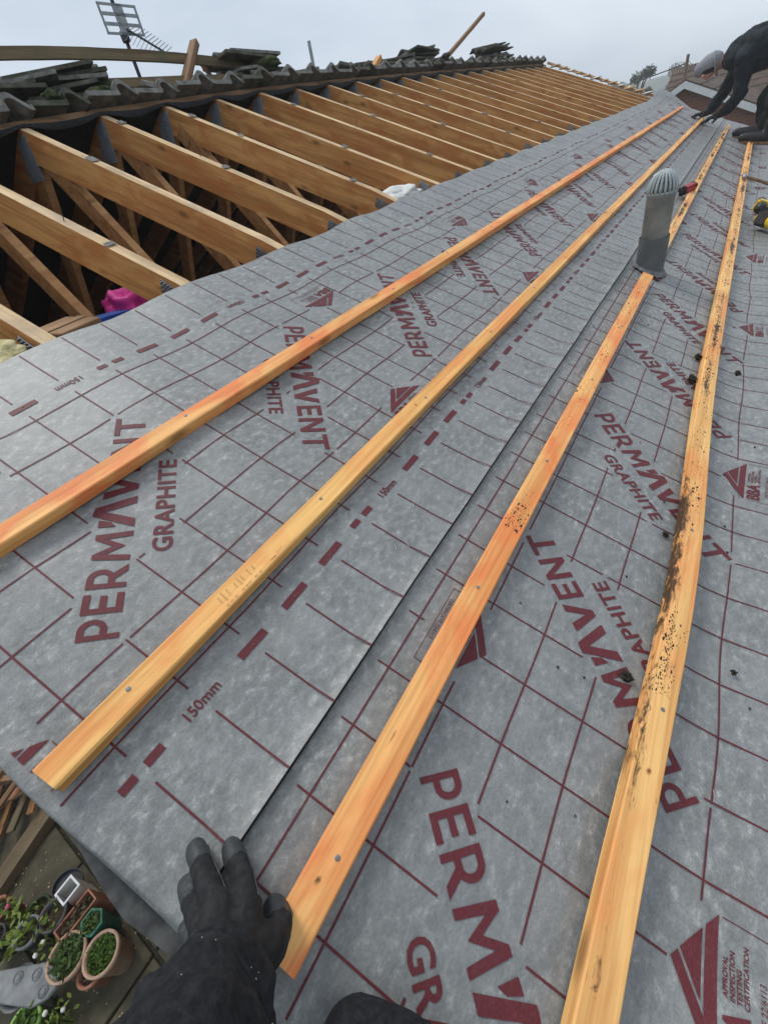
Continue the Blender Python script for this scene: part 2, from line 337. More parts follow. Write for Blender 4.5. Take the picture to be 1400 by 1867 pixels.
# far wooded hill
hb = MB(); nx = 40
vs = []; fs = []
for i in range(nx+1):
    a = R(-28 + 70*i/nx)
    h = 3.3 + 0.9*nz(i*0.23, 3.1) + 0.5*nz(i*0.9, 1.0) + 0.3*nz(i*2.7, 8.0)
    for (d, z) in ((150, -0.05), (185, h*0.75), (230, h*1.25), (300, h*0.8), (340, -0.05)):
        vs.append((math.cos(a)*d, math.sin(a)*d, z))
for i in range(nx):
    for k in range(4): fs.append((i*5+k, i*5+k+1, (i+1)*5+k+1, (i+1)*5+k))
hb.add(vs, fs); tag(hb.build('hill', M_HILL, smooth=True), kind='structure')

# ------------------------------------------------------------------ the house under the roof
U0, U1 = -0.12, 10.05
def vridge(u): return 2.50 + 0.46*(1 - math.exp(-(max(u, 0.2) - 1.2)/2.6))
EY = rf(0, -1.55).y; EZ = rf(0, -1.55).z
ry0, rz0 = rf(0, 2.62).y, rf(0, 2.62).z
REY = 2*ry0 - EY
house = thing('house', 'brick bungalow whose roof is stripped to its trusses', 'house', (0, 0, 0))
for x, t_ in ((-0.02, 0.1), (10.05, 0.1)):
    zz = -0.16; hw_ = MB()
    hw_.prism([(EY+0.15, 0), (REY-0.15, 0), (REY-0.15, EZ+0.02), (ry0, rz0+zz-0.08), (EY+0.15, EZ+0.02)], x-t_/2, x+t_/2, f=lambda a, b, c: (c, a, b))
    hw_.build('gable_wall', M_BRICK, house)
h2 = MB(); h2.box((5.0, EY+0.2, EZ/2), (9.9, 0.1, EZ)); h2.build('wall', M_BRICK, house)
h2 = MB(); h2.box((5.0, REY-0.2, EZ/2), (9.9, 0.1, EZ)); h2.build('wall', M_BRICK, house)
h2 = MB(); h2.box((5.0, (EY+REY)/2, EZ-0.16), (9.95, REY-EY-0.6, 0.02)); h2.build('ceiling', M_PLASTER, house)
h2 = MB(); h2.box((5.0, (EY+REY)/2, EZ-0.10), (9.8, REY-EY-0.8, 0.09)); h2.build('loft_insulation', simple('dark_loft_insulation', (0.012, 0.010, 0.008), (0.03, 0.025, 0.018), 12, 0.98, 1.0, 0.02), house)  # near-black colour, far darker than the mineral wool wad

# ------------------------------------------------------------------ trusses
TU = [0.02 + 0.429*k for k in range(24)]
TW = 0.038; TD = 0.115
def bar2(mb, a, b, wd, x0, x1, mi=0):          # bar in the truss plane between (v,w) points
    a = Vector(a); b = Vector(b); d = (b-a).normalized(); p = Vector((-d.y, d.x))*wd/2
    poly = [a-p, b-p, b+p, a+p]
    mb.prism([(q.x, q.y) for q in poly], x0, x1, mi, f=lambda aa, bb, cc: (cc, aa, bb))
plate_apex_cache = {}
scrap_mb = []
for q in range(4):
    mm = MB(); 
    mm.add([(-0.0185, -0.022, 0.0), (0.003, -0.03+0.006*q, 0.0008), (0.0185, -0.018, 0.0), (0.017, 0.02, 0.0012), (0.002, 0.028-0.006*q, 0.0016), (-0.0185, 0.016, 0.0004)], [(0, 1, 2, 3, 4, 5)])
    scrap_mb.append(mm.mesh('felt_scrap', M_SCRAP))
mm = MB(); mm.box((0, 0, 0), (0.003, 0.06, 0.04)); 
for a_ in range(5):
    for b_ in range(3): mm.box((-0.004, -0.024+a_*0.012, -0.013+b_*0.013), (0.006, 0.003, 0.008), rot=(0.3, 0, 0))
small_plate = mm.mesh('nail_plate', M_STEEL)
mm = MB(); mm.tube([(0, 0, -0.01), (0.003, 0.002, 0.035)], 0.0016, 5); nail_me = mm.mesh('bent_nail', M_DPL)
for k, u in enumerate(TU):
    vr = vridge(u)
    lab = 'exposed timber roof truss, %s from the near gable end' % ORD[k]
    if k == 0: lab = 'end roof truss at the near gable, mostly under the grey membrane'
    t = thing('roof_truss', lab, 'roof truss', rf(u, 0, 0), ROOFROT, 'bare timber trusses along the roof')
    jit = random.uniform(-0.006, 0.006)
    m_ = MB()      # front rafter: local x = along eaves, y = up slope, z = normal.   top face separate material
    x0, x1 = -TW/2, TW/2
    n = 12; v0 = -1.45; vs = []; fs = []; ms = []
    for i in range(n+1):
        vv = v0 + (vr - v0)*i/n; bw = 0.004*nz(vv*0.8, k*3.3); bx = 0.006*nz(vv*0.6, k*7.1+4)
        bot = -TD
        for (xx, zz) in ((x0, bot), (x1, bot), (x1, 0), (x0, 0)): vs.append((xx+bx*(1 if vv > 1 else 0.2), vv, zz + bw*0.4 - 0.004 + jit*0.5 - (0.02 if vv < 0.95 else 0)))
    for i in range(n):
        for e in range(4):
            fs.append((i*4+e, i*4+(e+1) % 4, (i+1)*4+(e+1) % 4, (i+1)*4+e)); ms.append(1 if e == 2 else 0)
    fs += [(3, 2, 1, 0), (n*4, n*4+1, n*4+2, n*4+3)]; ms += [0, 0]
    b0 = len(m_.v); m_.v += vs; m_.f += fs; m_.m += ms
    m_.build('rafter', [M_RAF, M_RTOP], t)
    # directions in (v,w): down the rear slope
    c2, s2 = math.cos(2*PITCH), math.sin(2*PITCH)
    rd = Vector((c2, -s2)); rn = Vector((s2, c2))
    ap = Vector((vr + 0.004, -0.004))
    def A(a, b): q = ap + rd*a + rn*b; return (q.x, q.y)
    m_ = MB(); m_.prism([A(0, 0), A(4.05, 0), A(4.05, -TD), A(0.10, -TD)], x0, x1, f=lambda aa, bb, cc: (cc, aa, bb)); m_.build('rear_rafter', M_RAF, t)
    # webs
    vup = Vector((SP, CP))                # vertical in (v,w)
    zc = EZ - 0.02                         # tie level
    def at_z(v, w_): return (v*SP + w_*CP) + RO.z
    p0 = Vector((vr - 0.09, -0.085)); dr = Vector((-0.885, -0.466)).normalized()
    L = (at_z(*p0) - zc)/-(dr.x*SP + dr.y*CP)
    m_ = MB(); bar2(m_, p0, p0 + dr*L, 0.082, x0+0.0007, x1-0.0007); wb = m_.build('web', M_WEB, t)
    p1 = ap + rd*0.09 + rn*(-0.085)
    hd = Vector((CP, -SP)); down = Vector((-SP, -CP)); d3 = (hd*0.55 + down).normalized(); L = (at_z(*p1) - zc)/-(d3.x*SP + d3.y*CP)
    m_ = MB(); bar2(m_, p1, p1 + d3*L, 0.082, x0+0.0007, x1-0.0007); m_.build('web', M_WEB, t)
    # ceiling tie : horizontal bar
    ya = EY + 0.3; yb = REY - 0.3
    def toVW(y, z): yy = y - RO.y; zz = z - RO.z; return Vector((yy*CP + zz*SP, -yy*SP + zz*CP))
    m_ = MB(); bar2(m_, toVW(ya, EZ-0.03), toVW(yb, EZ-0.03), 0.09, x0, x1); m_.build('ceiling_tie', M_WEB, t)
    # galvanised plate at the apex on the near face
    if k > 0:
        m_ = MB(); pl = [(vr-0.03, -0.012), (vr+0.045, -0.052), (vr+0.062, -0.215), (vr-0.055, -0.172)]
        m_.prism(pl, x0-0.004, x0-0.0005, f=lambda aa, bb, cc: (cc, aa, bb)); m_.build('nail_plate', M_PLATE, t, )
        if k < 16:
            link('nail_plate', small_plate, t, (x0-0.003, 1.19 + random.uniform(-.02, .02), -0.045 + random.uniform(-.01, .01)), (0.1, 0, 0))
    # scraps of old felt left under the battens
    for q in ([0, 2, 3], [1], [0, 3], [2], [1, 3])[k % 5]:
        vv = 1.42 + 0.345*q + random.uniform(-.03, .03)
        if vv > vr - 0.1 or k == 0: continue
        link('felt_scrap', scrap_mb[(q+k) % 4], t, (0, vv, 0.0015), (0, 0, random.uniform(-.05, .05))).scale = (1, random.uniform(.6, 1.25), 1)
    if k == 2: link('bent_nail', nail_me, t, (0, 1.66, 0), (0.15, 0, 0))
    if k % 3 == 1: link('bent_nail', nail_me, t, (0.005, 1.95, 0), (-0.3, 0.2, 0))

# ------------------------------------------------------------------ roofing membrane
def bulge(v): 
    x = (-0.455 - v)/0.14; x = min(1, max(0, x)); return 0.031*x*x*(3-2*x)
def hsurf(u, v):
    ph = (u - 0.02)/0.429
    s_ = -0.008*math.sin(math.pi*ph)**2
    s_ += 0.004*nz(u*2.3, v*3.1, 1.7) + 0.0022*nz(u*7.0+v*4.0, v*3.0-u*1.5, 5.0) + 0.0012*nz(u*13.0, v*5.0, 9.0)
    s_ += bulge(v)
    if v > 0.9: s_ += 0.006*((v-0.9)/0.2)*nz(u*3.1, 9.0)
    if u > 9.2 and v > 0.55:
        s_ += 0.11*((u-9.2)/0.8)**2*min(1, (v-0.55)/0.4)
    return s_
STEP = 0.043
def make_membrane(name, va, vb, off, lift, label, vcut0=None):
    nv = int(round((vb-va)/STEP)); nu = int((10.0+0.118)/STEP)
    vv = [va + (vb-va)*j/nv for j in range(nv+1)]
    if lift: vv = [va, va+0.004, va+0.012, va+0.024] + vv[1:]; nv += 3
    vva = np.array(vv)
    us = [-0.118 + STEP*i for i in range(nu+1)]
    W = np.zeros((nu+1, nv+1))
    for i, u in enumerate(us):
        for j, v in enumerate(vv):
            e = 0
            if lift:
                dlap = v - va
                e = 0.0085*math.exp(-dlap/0.012)*(1 + 0.9*nz(u*2.5, 4.0)) + 0.0024
            W[i, j] = hsurf(u, v) + off + e
    mb = MB(); fold = [(-0.134, -0.045), (-0.133, -0.022), (-0.130, -0.008), (-0.126, -0.002)]
    cols = []
    for (fu, fw) in fold:
        cols.append([(fu + 0.006*nz(v*5, fw*20)+0.0, v, off + fw + 0.010*nz(v*4, 2.0)) for v in vv])
    for i, u in enumerate(us):
        row = []
        for j, v in enumerate(vv):
            ve = v
            if j == nv: ve = v + 0.010*nz(u*2.2, 6.6) + 0.004*nz(u*9, 3.0)
            if j == 0: ve = v + 0.0035*nz(u*1.7, 2.6)
            row.append((u, ve, W[i, j]))
        cols.append(row)
    n2 = nv+1; vs = [p for c in cols for p in c]
    fs = [(i*n2+j, (i+1)*n2+j, (i+1)*n2+j+1, i*n2+j+1) for i in range(len(cols)-1) for j in range(nv)]
    # thickness: underside 1 mm below
    mb.add(vs, fs)
    o = thing(name, label, 'membrane', RO, ROOFROT)
    sh = link('sheet', mb.mesh('sheet', M_MEM, smooth=True, recalc=False), o)
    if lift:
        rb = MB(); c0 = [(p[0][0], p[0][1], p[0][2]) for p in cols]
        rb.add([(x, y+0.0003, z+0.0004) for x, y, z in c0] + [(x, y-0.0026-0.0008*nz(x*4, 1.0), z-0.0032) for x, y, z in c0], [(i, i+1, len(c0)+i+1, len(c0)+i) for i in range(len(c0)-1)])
        rb.build('cut_edge_gap_shadow', M_FELT, o)  # black ribbon: sheet's cut edge, widened outward to paint the lap gap's shadow
    def h(u, v):
        a = (u+0.118)/STEP; b = float(np.interp(v, vva, np.arange(nv+1)))
        a = min(max(a, 0), nu-1e-6); b = min(max(b, 0), nv-1e-6)
        i, j = int(a), int(b); fa, fb = a-i, b-j
        return (W[i, j]*(1-fa)*(1-fb) + W[i+1, j]*fa*(1-fb) + W[i, j+1]*(1-fa)*fb + W[i+1, j+1]*fa*fb)
    return o, h
LAPV, TOPV = 0.062, 1.112
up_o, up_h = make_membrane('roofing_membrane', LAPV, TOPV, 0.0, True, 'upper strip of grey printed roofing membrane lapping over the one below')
lo_o, lo_h = make_membrane('roofing_membrane', -0.83, 0.225, -0.0022, False, 'lower strip of grey printed roofing membrane around the vent pipe')
# bare underlay further down the slope to the eaves
m_ = MB(); m_.add([(-0.118, -1.56, -0.008), (10.0, -1.56, -0.008), (10.0, -0.78, -0.008), (-0.118, -0.78, -0.008)], [(0, 1, 2, 3)])
ev = thing('roofing_membrane', 'lowest strip of grey membrane reaching down to the eaves', 'membrane', RO, ROOFROT); m_.build('sheet', M_MEM, ev)

ucp = thing('verge_undercloak', 'mottled dark grey undercloak strip along the near verge under the membrane', 'undercloak', RO, ROOFROT)
uc = MB(); oe = [(0.45, -0.12), (0.30, -0.131), (0.22, -0.142), (0.13, -0.157), (0.06, -0.152), (-0.1, -0.146), (-0.4, -0.150), (-1.5, -0.150)]
vs = []; fs = []
for i in range(61):
    v = 0.45 - 1.95*i/60; u = float(np.interp(-v, [-q[0] for q in oe], [q[1] for q in oe])) + 0.003*nz(v*9, 3.0)
    vs += [(-0.09, v, -0.030), (u, v, -0.034 + 0.003*nz(v*6, 1.0)), (u+0.002, v, -0.048), (-0.09, v, -0.046)]
for i in range(60):
    for e in range(4): fs.append((i*4+e, i*4+(e+1) % 4, (i+1)*4+(e+1) % 4, (i+1)*4+e))
uc.add(vs, fs); uc.build('strip', M_UC, ucp)
# ---- printing on the membrane
def font_mesh(txt, size_h, length=None, bold=0.0, spacing=1.0):
    cu = bpy.data.curves.new('txt', 'FONT'); cu.body = txt; cu.size = 1.0; cu.offset = bold; cu.space_character = spacing; cu.resolution_u = 3
    o = bpy.data.objects.new('txt', cu); COL.objects.link(o)
    bpy.context.view_layer.update()
    dg = bpy.context.evaluated_depsgraph_get(); me = bpy.data.meshes.new_from_object(o.evaluated_get(dg))
    bpy.data.objects.remove(o); 
    bm = bmesh.new(); bm.from_mesh(me); bpy.data.meshes.remove(me)
    xs = [v.co.x for v in bm.verts]; ys = [v.co.y for v in bm.verts]
    x0, x1, y0, y1 = min(xs), max(xs), min(ys), max(ys)
    sy = size_h/(y1-y0); sx = (length/(x1-x0)) if length else sy
    for v in bm.verts: v.co = Vector(((v.co.x-x0)*sx, (v.co.y-y0)*sy, 0))
    return bm, (x1-x0)*sx
def bm_poly(polys):
    bm = bmesh.new()
    for p in polys: bm.faces.new([bm.verts.new((x, y, 0)) for x, y in p])
    return bm
def arr(bm, step=0.03):
    bmesh.ops.triangulate(bm, faces=bm.faces)
    xs = [v.co.x for v in bm.verts]; ys = [v.co.y for v in bm.verts]
    x = math.ceil(min(xs)/step)*step
    while x < max(xs):
        bmesh.ops.bisect_plane(bm, geom=bm.verts[:]+bm.edges[:]+bm.faces[:], plane_co=(x, 0, 0), plane_no=(1, 0, 0)); x += step
    y = math.ceil(min(ys)/step)*step
    while y < max(ys):
        bmesh.ops.bisect_plane(bm, geom=bm.verts[:]+bm.edges[:]+bm.faces[:], plane_co=(0, y, 0), plane_no=(0, 1, 0)); y += step
    bm.verts.index_update()
    r = ([(v.co.x, v.co.y) for v in bm.verts], [tuple(v.index for v in f.verts) for f in bm.faces]); bm.free(); return r
def joinarr(lst):
    V = []; F = []
    for (vs, fs), (dx, dy) in lst:
        b = len(V); V += [(x+dx, y+dy) for x, y in vs]; F += [tuple(i+b for i in f) for f in fs]
    return V, F
CH = 0.058; WL = 0.496
# hand-drawn capitals of the big word (stroke s, cap height 1)
def stroke(x0, y0, x1, y1, wd):
    d = Vector((x1-x0, y1-y0)).normalized(); p = Vector((-d.y, d.x))*wd/2
    return [(x0-p.x, y0-p.y), (x1-p.x, y1-p.y), (x1+p.x, y1+p.y), (x0+p.x, y0+p.y)]
def bowl(cx, cy, rx, ry, s_, n=10):
    out = []
    for i in range(n):
        a0 = -math.pi/2 + math.pi*i/n; a1 = -math.pi/2 + math.pi*(i+1)/n
        out.append([(cx+(rx-s_)*math.cos(a0), cy+(ry-s_)*math.sin(a0)), (cx+rx*math.cos(a0), cy+ry*math.sin(a0)), (cx+rx*math.cos(a1), cy+ry*math.sin(a1)), (cx+(rx-s_)*math.cos(a1), cy+(ry-s_)*math.sin(a1))])
    return out
S = 0.20
def rect(x0, y0, x1, y1): return [(x0, y0), (x1, y0), (x1, y1), (x0, y1)]
def vstroke(xa, xb, wd): return [(xa-wd/2, 0), (xa+wd/2, 0), (xb+wd/2, 1), (xb-wd/2, 1)]   # flat-ended slanted stroke
def gP(): return [rect(0, 0, 0.25, 1), rect(0.25, 0.83, 0.50, 1), rect(0.25, 0.30, 0.50, 0.47)] + bowl2(0.50, 0.65, 0.50, 0.35, 0.25, 0.17)
def bowl2(cx, cy, rx, ry, sx, sy, n=10):
    out = []
    for i in range(n):
        a0 = -math.pi/2 + math.pi*i/n; a1 = -math.pi/2 + math.pi*(i+1)/n
        out.append([(cx+(rx-sx)*math.cos(a0), cy+(ry-sy)*math.sin(a0)), (cx+rx*math.cos(a0), cy+ry*math.sin(a0)), (cx+rx*math.cos(a1), cy+ry*math.sin(a1)), (cx+(rx-sx)*math.cos(a1), cy+(ry-sy)*math.sin(a1))])
    return out
def gR():
    k = 0.82
    return [[(x*k, y) for x, y in p] for p in gP()] + [[(0.34, 0.34), (0.64, 0.36), (1.0, 0), (0.70, 0)]]
def gE(): return [rect(0, 0, 0.27, 1), rect(0.27, 0, 1.0, 0.18), rect(0.27, 0.41, 0.90, 0.58), rect(0.27, 0.82, 1.0, 1)]
def gT(): return [rect(0, 0.82, 1, 1), rect(0.39, 0, 0.61, 0.82)]
def gN(): return [rect(0, 0, 0.23, 1), rect(0.77, 0, 1, 1), [(0.23, 0.68), (0.23, 1), (0.77, 0.34), (0.77, 0.02)]]
def gM(): return [[(0, 0), (0.17, 0), (0.25, 0.80), (0.25, 1), (0.08, 1)], [(0.83, 0), (1.0, 0), (0.92, 1), (0.75, 1), (0.75, 0.80)], [(0.25, 1), (0.25, 0.66), (0.50, 0.16), (0.50, 0.50)], [(0.75, 1), (0.50, 0.50), (0.50, 0.16), (0.75, 0.66)]]
def gV(): return [[(0.0, 1), (0.30, 1), (0.62, 0), (0.40, 0)], [(1.0, 1), (0.74, 1), (0.47, 0.22), (0.62, 0)]]
def gA(): return [[(0.0, 0), (0.26, 0), (0.52, 0.86), (0.48, 1.20), (0.40, 1.20)], [(0.48, 1.20), (0.66, 1.16), (1.0, 0), (0.76, 0), (0.52, 0.86)], [(0.04, 1.0), (0.26, 1.0), (0.19, 0.66), (0.05, 0.52)]]
def big_word():
    polys = []
    for gl, xa, xb in ((gP, 0, 0.034), (gE, 0.043, 0.078), (gR, 0.088, 0.133), (gM, 0.141, 0.203), (gA, 0.212, 0.284), (gV, 0.279, 0.335), (gE, 0.345, 0.379), (gN, 0.389, 0.436), (gT, 0.447, WL)):
        polys += [[(xa+px_*(xb-xa), py*CH) for px_, py in p] for p in gl()]
    return arr(bm_poly(polys))
WORD = big_word()
bm_, gl_ = font_mesh('GRAPHITE', 0.034, 0.216, 0.022, 1.08); GRA = arr(bm_)
# certification mark
A_, B_, C_ = Vector((0, 0)), Vector((0.152, 0)), Vector((0.079, 0.050))
def lerp(a, b, f): return a + (b-a)*f
yb = 0.0125
bc = lambda y: lerp(B_, C_, y/0.05)
ac_d = (C_-A_).normalized(); ac_n = Vector((ac_d.y, -ac_d.x))
def left_line(off, y): p = A_ + ac_n*off; k = (y - p.y)/ac_d.y; return p + ac_d*k
def ll_bc(off):      # left-band line meets right edge BC
    p = A_ + ac_n*off; d = ac_d; e = C_-B_
    den = d.x*e.y - d.y*e.x; k = ((B_.x-p.x)*e.y - (B_.y-p.y)*e.x)/den; return p + d*k
I1 = left_line(0.0125, yb); chev = [A_, B_, bc(yb), I1, ll_bc(0.0125), C_]
yb2 = yb+0.0034; I2 = left_line(0.016, yb2); tri = [I2, bc(yb2), ll_bc(0.016)]
LOGO_T = arr(bm_poly([[(p.x, p.y) for p in [A_, B_, bc(yb), I1]], [(p.x, p.y) for p in [A_, I1, ll_bc(0.0125), C_]], [(p.x, p.y) for p in tri]]))
bm_, _ = font_mesh('BBA', 0.026, 0.062, 0.03); BBA = arr(bm_)
parts_ = [(LOGO_T, (0, 0)), (BBA, (0.006, -0.031))]
for i_, (tx, ln) in enumerate((('APPROVAL', 0.040), ('INSPECTION', 0.048), ('TESTING', 0.034), ('CERTIFICATION', 0.060))):
    bm_, _ = font_mesh(tx, 0.0052, ln, 0.02); parts_.append((arr(bm_), (0.074, -0.0105 - i_*0.0068)))
LOGO = joinarr(parts_)
bm_, _ = font_mesh('CERTIFICATE 22/6113', 0.0066, 0.086, 0.0); CERT = arr(bm_)
fr = []
lwf = 0.0011
for a, b in (((0.0, -0.004), (0.152, -0.004)), ((0.0, -0.052), (0.152, -0.052)), ((0.0, -0.052), (0.0, -0.004)), ((0.152, -0.052), (0.152, -0.004)), ((0.0, -0.037), (0.152, -0.037))):
    fr.append(stroke(*a, *b, lwf))
LOGO2 = joinarr([(CERT, (0.022, -0.048)), (arr(bm_poly(fr[1:4])), (0, 0))])
bm_, _ = font_mesh('150mm', 0.0165, 0.060, 0.016); T150 = arr(bm_)

LIFT = 0.0012
DASH2 = arr(bm_poly([rect(-0.032, -0.006, -0.009, 0.006), rect(0.007, -0.006, 0.034, 0.006)]))
DASH1 = arr(bm_poly([rect(-0.028, -0.0068, -0.0012, 0.0068), rect(0.0012, -0.0068, 0.028, 0.0068), rect(-0.0012, -0.0062, 0.0012, -0.0015), rect(-0.0012, 0.0015, 0.0012, 0.0062)]))
def put(parent, h, data, o, ang, mt, name, umax=10.0, vmin=None, vmax=None):
    c, s_ = math.cos(ang), math.sin(ang); V, F = data
    P_ = [(o[0]+x*c-y*s_, o[1]+x*s_+y*c) for x, y in V]
    if min(p[0] for p in P_) < -0.118:
        bm = bmesh.new(); bv = [bm.verts.new((a, b, 0)) for a, b in P_]
        for f in F: bm.faces.new([bv[i] for i in f])
        bmesh.ops.bisect_plane(bm, geom=bm.verts[:]+bm.edges[:]+bm.faces[:], plane_co=(-0.116, 0, 0), plane_no=(1, 0, 0), clear_inner=True)
        bm.verts.index_update(); P_ = [(v.co.x, v.co.y) for v in bm.verts]; F = [tuple(v.index for v in f.verts) for f in bm.faces]; bm.free()
        if not F: return None
    ok = [(-0.126 < u < umax-0.02) and (vmin is None or v > vmin) and (vmax is None or v < vmax) for u, v in P_]
    F = [f for f in F if all(ok[i] for i in f)]
    if not F: return None
    mb = MB(); mb.add([(u, v, h(u, v)+LIFT) for u, v in P_], F)
    me = bpy.data.meshes.new(name); me.from_pydata(mb.v, [], mb.f); me.materials.append(mt)
    bm = bmesh.new(); bm.from_mesh(me)
    bmesh.ops.delete(bm, geom=[v for v in bm.verts if not v.link_faces], context='VERTS')
    for f in bm.faces:
        if f.normal.z < 0: f.normal_flip()
    bm.to_mesh(me); bm.free()
    return link(name, me, parent)
def boxes_contains(bxs, u, v, m):
    for (o, ang, x0, x1, y0, y1) in bxs:
        du, dv = u-o[0], v-o[1]; c, s_ = math.cos(ang), math.sin(ang)
        x = du*c + dv*s_; y = -du*s_ + dv*c
        if x0-m < x < x1+m and y0-m < y < y1+m: return True
    return False
PER = 1.0475
Q = R(45)
def print_sheet(parent, h, vbase, wu, wd_, lu, ld, u_cross, lines, dash_top, dash_bot, edge_top, edge_bot, n150t, n150b, far=True):
    bxs = []
    kmax = 10
    for k in range(-1, kmax):
        for (o, ang) in (((wu[0]+PER*k, wu[1]), Q), ((wd_[0]+PER*k, wd_[1]), Q+math.pi)):
            if o[0] > 9.7: continue
            put(parent, h, WORD, o, ang, M_PRINT, 'printed_word')
            c, s_ = math.cos(ang), math.sin(ang)
            og = (o[0] + 0.153*c + 0.066*s_, o[1] + 0.153*s_ - 0.066*c)
            put(parent, h, GRA, og, ang, M_PRINT, 'printed_word')
            bxs.append((o, ang, 0, WL, 0.0, CH)); bxs.append((og, ang, 0, 0.216, 0, 0.034))
        for (o, ang) in (((lu[0]+PER*k+(0.02 if k < 0 else 0), lu[1]), 0.0), ((ld[0]+PER*k, ld[1]), math.pi)):
            if o[0] > 9.7: continue
            put(parent, h, LOGO, o, ang, M_PRINT, 'printed_mark')
            if o[0] < 3.5: put(parent, h, LOGO2, o, ang, M_THIN, 'printed_mark')
            bxs.append((o, ang, 0.012, 0.14, -0.05, 0.036))
    # grid lines, broken where the words and marks are printed
    gm = MB(); lw = 0.00145
    def seg(u0, v0, u1, v1):
        n = max(1, int(math.hypot(u1-u0, v1-v0)/0.04)); d = Vector((u1-u0, v1-v0)).normalized(); p = Vector((-d.y, d.x))*lw
        pts = [(u0+(u1-u0)*i/n, v0+(v1-v0)*i/n) for i in range(n+1)]
        vs = []
        for (a, b) in pts: 
            vs.append((a-p.x, b-p.y, h(a, b)+LIFT*0.85)); vs.append((a+p.x, b+p.y, h(a, b)+LIFT*0.85))
        gm.add(vs, [(2*i, 2*i+2, 2*i+3, 2*i+1) for i in range(n)])
    def broken(u0, v0, u1, v1, ds=0.006):
        n = max(2, int(math.hypot(u1-u0, v1-v0)/ds)); st = None
        for i in range(n+1):
            a = u0+(u1-u0)*i/n; b = v0+(v1-v0)*i/n
            bad = boxes_contains(bxs, a, b, 0.013) or a > 9.95 or a < -0.125
            if not bad and st is None: st = (a, b)
            if (bad or i == n) and st is not None:
                if math.hypot(a-st[0], b-st[1]) > 0.012: seg(*st, a, b)
                st = None
    cu = u_cross - 0.1034*3
    vt, vb_ = lines[0]+0.021, lines[-1]-0.021
    while cu < 9.95:
        broken(cu, vb_, cu, vt)
        broken(cu, dash_top+0.025, cu, edge_top-0.012); broken(cu, max(edge_bot, dash_bot-0.158), cu, dash_bot-0.025)
        cu += 0.1034
    for lv in lines: broken(-0.12, lv, 9.9, lv)
    o = gm.build('printed_grid', M_THIN, parent)
    # dashes
    for (dv, first150, step5, sgn) in ((dash_top, n150t, 0.517, 1), (dash_bot, n150b, 0.517, -1)):
        if dv - 0.02 < edge_bot: continue
        i0 = -10
        while True:
            cu = first150 + i0*0.1034
            if cu > 9.8: break
            ph = i0 % 5
            if ph == 0: put(parent, h, T150, (cu-0.03, dv-0.008), 0.0, M_PRINT, 'printed_measure') if sgn < 0 and cu < 4 else put(parent, h, T150, (cu+0.03, dv+0.008), math.pi, M_PRINT, 'printed_measure') if cu < 4 else None
            elif (ph == 1 and sgn > 0) or (ph == 4 and sgn < 0):
                put(parent, h, DASH2, (cu, dv), 0, M_PRINT, 'printed_dash')
            else:
                put(parent, h, DASH1, (cu, dv), 0, M_PRINT, 'printed_dash')
            i0 += 1
up_lines = [0.891 - 0.1037*i for i in range(7)]
lo_lines = [0.021 - 0.1012*i for i in range(7)]
print_sheet(up_o, up_h, 0, (0.057, 0.385), (0.905, 0.776), (0.795, 0.343), (1.196, 0.808), 0.0605, up_lines, 0.942, 0.220, TOPV, LAPV, 0.896, 0.0605)
print_sheet(lo_o, lo_h, 0, (0.352, -0.470), (0.150, -0.096), (0.078, -0.505), (0.448, -0.057), 0.0515, lo_lines, 0.073, -0.652, 0.15, -0.83, 0.60, 0.3)

# staples shining on the membrane
for (u, v, a) in ((0.455, 0.128, 0.8), (0.474, 0.112, 1.2), (0.452, 0.096, 1.0), (0.49, -0.185, 0.3), (0.375, -0.487, 0.2), (0.57, 0.152, 0.5), (1.35, 0.41, 0.7), (0.84, 0.55, 0.2)):
    m_ = MB(); m_.tube([(-0.006, 0, 0), (0.006, 0, 0)], 0.0008, 6)
    hh = up_h(u, v) if v > 0.07 else lo_h(u, v)
    m_.build('staple', M_STEEL, up_o if v > 0.07 else lo_o, loc=(u, v, hh+0.001), rot=(0, 0, a))

# ------------------------------------------------------------------ battens
nail_mb = MB(); nail_mb.lathe([(0.0, 0.0010), (0.0024, 0.0009), (0.0034, 0.0004), (0.0035, -0.001)], n=10); nail_head = nail_mb.mesh('nail_head', M_NAIL)
def batten(label, u0, u1, vc, wd, mt, th=0.025, seed=0, vfun=None, dirt=None):
    t = thing('roofing_batten', label, 'batten', rf(u0, vc, 0.0), ROOFROT, 'treated timber battens across the membrane')
    n = max(6, int((u1-u0)/0.11)); vs = []; fs = []; ch = 0.0022
    prof = [(-wd/2, 0.0), (wd/2, 0.0), (wd/2, th-ch), (wd/2-ch, th), (-wd/2+ch, th), (-wd/2, th-ch)]
    for i in range(n+1):
        x = (u1-u0)*i/n; u = u0+x
        dv = (vfun(u) if vfun else 0) + 0.0022*nz(u*0.7, seed) ; dw = 0.0035 + 0.0022*nz(u*0.55, seed+7.7)
        dw = max(dw, bulge(vc)+0.002)
        for j, (a, b) in enumerate(prof):
            e = 0.0009*nz(u*9, seed+j*3.1)
            vs.append((x + (0.0025*nz(a*80, seed+b*60) if i in (0, n) else 0), dv+a+e, dw+b+e*0.5))
    m = len(prof)
    for i in range(n):
        for j in range(m): fs.append((i*m+j, i*m+(j+1) % m, (i+1)*m+(j+1) % m, (i+1)*m+j))
    fs += [tuple(range(m-1, -1, -1)), tuple(n*m+j for j in range(m))]
    mb = MB(); mb.add(vs, fs); mb.build('timber', mt, t)
    for u in TU:
        if u0+0.02 < u < min(u1-0.02, 6):
            dv = (vfun(u) if vfun else 0); dw = 0.0035 + 0.0022*nz(u*0.55, seed+7.7)
            link('nail_head', nail_head, t, (u-u0+random.uniform(-.01, .01), dv+random.uniform(-.006, .006), max(dw, bulge(vc)+0.002)+th+0.0004))
    return t
